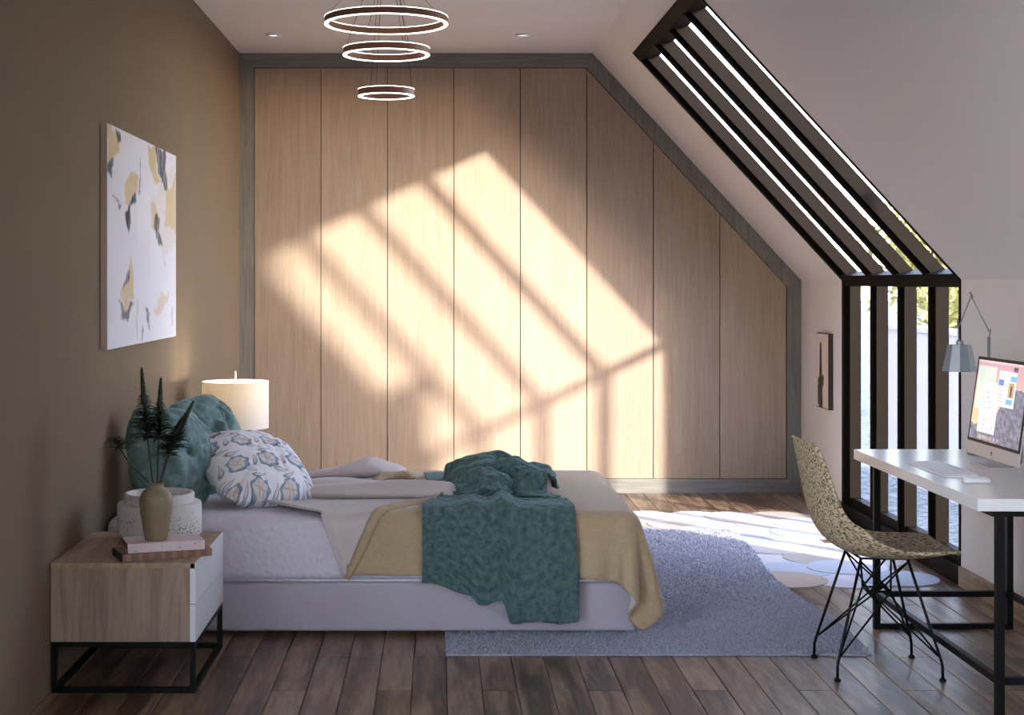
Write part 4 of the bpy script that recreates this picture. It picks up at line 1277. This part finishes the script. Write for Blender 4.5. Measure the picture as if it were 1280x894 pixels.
kb = tag(empty('keyboard', (1.815, 5.325, DZ)), 'slim white keyboard lying on the desk before the computer', 'keyboard')
ob = MB().prism([(0, 0), (.125, 0), (.125, .012), (0, .005)], 'y', 0, .42).build('keyboard_body', M['white_lacquer'], kb, bevel=.002)
key_m = plain('white_key', (220, 220, 224), .5)
kme = {}
for r_ in range(6):
    n_ = 14 if r_ < 5 else 10
    wsum = .404
    ws = [1] * n_
    if r_ == 0: ws = [1, 1, 1, 1.25, 5, 1.25, 1, 1, 1, 1]; n_ = len(ws)
    tot = sum(ws); y = .008
    for w_ in ws:
        kw = wsum * w_ / tot
        x = .006 + r_ * .0192; zz_ = .005 + (x + .009) * .056
        kk = round(kw, 5)
        if kk not in kme:
            kme[kk] = MB().box((0, .0012, 0), (.0168, kw - .0012, .0022)).mesh('key'); kme[kk].materials.append(key_m)
        ko = mesh_obj('key', kme[kk], None, kb, (x, .42 - y - kw, zz_)); y += kw
mo = MB()
rows = []
for i in range(9):
    rows.append([])
    for j in range(25):
        a = 2 * math.pi * j / 24; t = i / 8
        se = lambda c_: math.copysign(abs(c_) ** .6, c_)
        rr = math.cos(t * math.pi / 2) ** .35
        rows[-1].append((.052 * se(math.cos(a)) * rr, .029 * se(math.sin(a)) * rr, .004 + .016 * math.sin(t * math.pi / 2)))
mo.grid(rows)
mouse = tag(empty('computer_mouse', (1.885, 5.195, DZ)), 'low white computer mouse on the desk next to the keyboard', 'mouse')
mo.build('mouse_shell', M['white_lacquer'], mouse, smooth=True)
MB().prism([(.05 * math.copysign(abs(math.cos(a)) ** .6, math.cos(a)), .027 * math.copysign(abs(math.sin(a)) ** .6, math.sin(a))) for a in [2 * math.pi * k / 24 for k in range(24)]], 'z', 0, .0045).build('mouse_base', M['alu'], mouse)

# desk lamp
dl = tag(empty('desk_lamp', (2.247, 6.05, DZ)), 'silver jointed desk lamp with pleated grey shade behind the computer', 'lamp')
lm = plain('lamp_steel', (150, 152, 160), .4, .5, .5)
MB().lathe([(.001, 0), (.085, 0), (.085, .008), (.08, .012), (.001, .012)], 40, caps=False).build('base', lm, dl, smooth=True)
MB().tube([(0, 0, .01), (0, 0, .48)], .0065, 10).build('upright', lm, dl, smooth=True)
MB().tube([(0, 0, .475), (.008, 0, .512)], .003, 8).tube([(.002, 0, .50), (-.075, 0, .652)], .0028, 8).tube([(-.078, 0, .664), (-.066, 0, .642)], .004, 8).build('arm', lm, dl, smooth=True)
MB().tube([(-.072, 0, .648), (-.122, 0, .522)], .0028, 8).tube([(-.128, 0, .552), (-.122, 0, .455)], .0035, 8).build('arm', lm, dl, smooth=True)
sh = MB().lathe([(.0475, .448), (.07, .34), (.0685, .34), (.046, .446)], 10, c=(-.12, 0, 0), closed=True).build('shade', plain('pleat_light', (184, 190, 198), .6), dl)
sh.data.materials.append(plain('pleat_dark', (128, 138, 148), .6))
for p in sh.data.polygons:
    c_ = p.center; a = math.atan2(c_.y, c_.x + .12)
    p.material_index = int((a / (2 * math.pi) + 1.001) * 10) % 2
MB().lathe([(.014, .448), (.014, .462), (.006, .468)], 16, c=(-.12, 0, 0)).lathe([(.012, .4475), (.0475, .4475)], 16, c=(-.12, 0, 0), caps=False).build('socket_cap', lm, dl)

# ------------------------------------------------------------------ chair
chr_ = tag(empty('shell_chair', (1.643, 5.56, 0)), 'tweed covered shell chair on a black wire base pulled up to the desk', 'chair')
prof = [(-.285, .862, .150), (-.283, .845, .185), (-.272, .78, .212), (-.258, .70, .222), (-.243, .62, .226), (-.222, .55, .228), (-.185, .495, .23), (-.125, .456, .232), (-.05, .438, .233), (.03, .432, .233), (.11, .436, .230), (.19, .448, .220), (.245, .458, .195), (.262, .456, .15)]
from mathutils import geometry
def cr(pts, n):
    out = []
    for i in range(len(pts) - 1):
        p0, p1, p2, p3 = pts[max(i - 1, 0)], pts[i], pts[i + 1], pts[min(i + 2, len(pts) - 1)]
        for k in range(n):
            t = k / n
            out.append(tuple(.5 * ((2 * b) + (-a + c_) * t + (2 * a - 5 * b + 4 * c_ - d_) * t * t + (-a + 3 * b - 3 * c_ + d_) * t ** 3) for a, b, c_, d_ in zip(p0, p1, p2, p3)))
    out.append(tuple(pts[-1])); return out
pp = cr(prof, 4)
rows = []
for i, (x, z, w_) in enumerate(pp):
    a = pp[max(0, i - 1)]; b = pp[min(len(pp) - 1, i + 1)]
    tx, tz = b[0] - a[0], b[1] - a[1]; l = math.hypot(tx, tz); nx_, nz_ = -tz / l, tx / l       # towards the sitter
    t = i / (len(pp) - 1)
    curl = .055 * math.sin(math.pi * min(1, t * 1.02)) ** .8 + .045 * math.exp(-((t - .48) / .14) ** 2)
    row = []
    for j in range(33):
        v_ = -1 + j / 16
        k_ = abs(v_) ** 2.6
        row.append((x + nx_ * curl * k_, v_ * w_ * (1 - .03 * k_), z + nz_ * curl * k_))
    rows.append(row)
tweed, nt_, b_ = newmat('tweed')
tc = N(nt_, 'ShaderNodeTexCoord'); n1 = N(nt_, 'ShaderNodeTexNoise'); n1.inputs['Scale'].default_value = 112; n1.inputs['Detail'].default_value = 2
mpn = N(nt_, 'ShaderNodeMapping'); mpn.inputs['Scale'].default_value = (.6, 1, 1.25)
nt_.links.new(tc.outputs['Object'], mpn.inputs['Vector']); nt_.links.new(mpn.outputs[0], n1.inputs['Vector'])
rp = N(nt_, 'ShaderNodeValToRGB'); rp.color_ramp.elements[0].color = (*lin((102, 83, 58)), 1); rp.color_ramp.elements[1].color = (*lin((206, 188, 158)), 1); rp.color_ramp.elements[0].position = .36; rp.color_ramp.elements[1].position = .56
nt_.links.new(n1.outputs['Fac'], rp.inputs[0]); nt_.links.new(rp.outputs[0], b_.inputs['Base Color']); b_.inputs['Roughness'].default_value = .9; b_.inputs['Specular IOR Level'].default_value = .15
bp = N(nt_, 'ShaderNodeBump'); bp.inputs['Strength'].default_value = .6; bp.inputs['Distance'].default_value = .004
nt_.links.new(n1.outputs['Fac'], bp.inputs['Height']); nt_.links.new(bp.outputs[0], b_.inputs['Normal'])
ob = MB().grid(rows).build('seat_shell', tweed, chr_, smooth=True, fix=False)
so = ob.modifiers.new('t', 'SOLIDIFY'); so.thickness = .014; so.offset = 0; add_sub(ob, 1)
ft = {(-1, -1): (-.191, -.167), (-1, 1): (-.19, .17), (1, -1): (.191, -.167), (1, 1): (.185, .17)}
tp = {k_: (.09 * k_[0], .10 * k_[1], .432) for k_ in ft}
tp = {k_: ((.085 if k_[0] > 0 else -.087), .10 * k_[1], .428 + (.006 if k_[0] < 0 else .004)) for k_ in ft}
wr_ = .0055
hub = {k_: (.04 * k_[0], .045 * k_[1], .30) for k_ in ft}
for k_, (fx_, fy_) in ft.items():
    t0 = Vector(tp[k_]); f1 = Vector((fx_, fy_, .06)); 
    lg = MB().tube([t0, t0.lerp(f1, .5), f1 + (t0 - f1).normalized() * .02, f1 + Vector((0, 0, -.004)), Vector((fx_ * 1.005, fy_ * 1.005, .012))], wr_, 8).build('leg', M['black_metal'], chr_, smooth=True)
    MB().lathe([(.001, .0), (.0125, .0), (.0125, .006), (.006, .012), (.001, .012)], 16, c=(fx_ * 1.005, fy_ * 1.005, 0), caps=False).build('glide', M['black_metal'], lg, smooth=True)
keys = [(-1, -1), (1, -1), (1, 1), (-1, 1)]
mb = MB()
for i, k_ in enumerate(keys):
    nk = keys[(i + 1) % 4]; pk = keys[(i - 1) % 4]
    t0 = Vector(tp[k_]); low = t0.lerp(Vector((ft[k_][0], ft[k_][1], .06)), .94)
    mb.tube([t0 + Vector((0, 0, -.012)), Vector(hub[nk])], .0038, 6)
    mb.tube([t0 + Vector((0, 0, -.012)), Vector(hub[pk])], .0038, 6)
    mb.tube([Vector(hub[nk]), low], .0038, 6)
    mb.tube([Vector(hub[pk]), low], .0038, 6)
    mb.tube([Vector(hub[k_]), Vector(hub[nk])], .0042, 6)
    mb.tube([Vector(tp[k_]), Vector(tp[nk])], .0045, 6)
mb.build('wire_brace', M['black_metal'], chr_, smooth=True)

# ------------------------------------------------------------------ outside
lawn, nt_, b_ = newmat('lawn')
tc = N(nt_, 'ShaderNodeTexCoord'); n1 = N(nt_, 'ShaderNodeTexNoise'); n1.inputs['Scale'].default_value = 11; n1.inputs['Detail'].default_value = 6; n1.inputs['Roughness'].default_value = .75
nt_.links.new(tc.outputs['Object'], n1.inputs['Vector'])
rp = N(nt_, 'ShaderNodeValToRGB'); rp.color_ramp.elements[0].color = (*lin((54, 66, 56)), 1); rp.color_ramp.elements[1].color = (*lin((156, 158, 162)), 1); rp.color_ramp.elements[0].position = .35; rp.color_ramp.elements[1].position = .65
nt_.links.new(n1.outputs['Fac'], rp.inputs[0]); nt_.links.new(rp.outputs[0], b_.inputs['Base Color']); b_.inputs['Roughness'].default_value = .95
GZ = -.35
g = MB().box((-60, -60, GZ - .2), (90, 150, GZ)).build('ground', lawn); tag(g, 'frosted grass ground outside the window', kind='structure')
gw = MB().box((4.22, 8.0, GZ), (4.40, 14.1, 1.02)).box((4.19, 7.97, 1.02), (4.43, 14.13, 1.06)).build('garden_wall', plain('pale_render', (158, 150, 156), .9))
tag(gw, 'low pale rendered garden wall outside the window', 'wall')
def tree(loc, h, rad, label, seed, nl=9000):
    t = tag(empty('tree', loc), label, 'tree', 'trees in the garden')
    mb = MB().tube([(0, 0, 0), (.05, .03, h * .3), (-.04, .06, h * .55), (.0, 0, h * .8)], [.13, .11, .08, .03], 10)
    rg_ = random.Random(seed)
    for k in range(7):
        a = rg_.uniform(0, 6.28); z = h * rg_.uniform(.35, .65)
        mb.tube([(0, 0, z), (math.cos(a) * rad * .35, math.sin(a) * rad * .35, z + .35), (math.cos(a) * rad * .75, math.sin(a) * rad * .75, z + .6)], [.05, .035, .012], 6)
    mb.build('trunk', plain('bark', (84, 70, 58), .9), t, smooth=True)
    r = np.random.RandomState(seed)
    cl = r.randn(26, 3); cl /= np.linalg.norm(cl, axis=1, keepdims=True); cl *= (rad * .75 * r.rand(26, 1) ** .4); cl[:, 2] *= .8; cl[:, 2] += h * .46
    ci = r.randint(0, 26, nl); p = cl[ci] + r.randn(nl, 3) * rad * .19
    d1 = r.randn(nl, 3); d1 /= np.linalg.norm(d1, axis=1, keepdims=True); d2 = np.cross(d1, r.randn(nl, 3)); d2 /= np.linalg.norm(d2, axis=1, keepdims=True)
    s = .07
    vv = np.stack([p - d1 * s, p - d2 * s * .5, p + d1 * s, p + d2 * s * .5], 1).reshape(-1, 3)
    b = MB(); b.v = vv.tolist(); b.f = [(4 * k, 4 * k + 1, 4 * k + 2, 4 * k + 3) for k in range(nl)]
    o = b.build('foliage', leafm, t, fix=False); o['kind'] = 'stuff'
leafm = plain('autumn_leaf', (176, 168, 104), .8, .2, var=.25, vscale=3)
tree((7.2, 18.5, GZ), 4.6, 1.75, 'yellow green tree behind the garden wall, the one farther from the house', 11)
tree((5.95, 14.2, GZ), 3.2, 1.05, 'yellow green tree behind the garden wall, the one closer to the house', 12)

cm = MB().prism([(XR + TH + .01, GZ), (3.05, GZ), (3.05, 2.33), (2.86, 2.25), (XR + TH + .01, 1.2)], 'y', 4.3, 6.5).box((2.62, 4.7, 1.3), (3.05, 5.27, 4.1)).box((2.58, 4.66, 4.1), (3.09, 5.31, 4.2)).build('chimney', plain('pale_brick', (176, 164, 154), .9))
tag(cm, 'shouldered chimney stack against the outside of the knee wall', 'chimney')
nh = tag(empty('sun_block_house', (10, -13.7, GZ)), 'unseen house with a grey pitched roof added to block sun from the gable window', 'sun blocker')  # added out of view to keep direct sun out of the gable window
MB().box((-3.4, -9, 0), (3.4, 7, 5.2)).build('wall', plain('house_render', (190, 184, 178), .9), nh)
MB().prism([(-3.8, 5.2), (3.8, 5.2), (0, 7.6)], 'y', -9.3, 7.3).build('roof', plain('slate', (90, 92, 98), .8), nh)
for y in (-6, -2, 2):
    for z in (.9, 3.4):
        w_ = MB().box((-3.44, y - .6, z), (-3.39, y + .6, z + 1.3)).build('window', M['black_frame'], nh)
        MB().box((-3.446, y - .54, z + .06), (-3.441, y + .54, z + 1.24)).build('pane', plain('dark_pane', (60, 66, 76), .1, .6), w_)
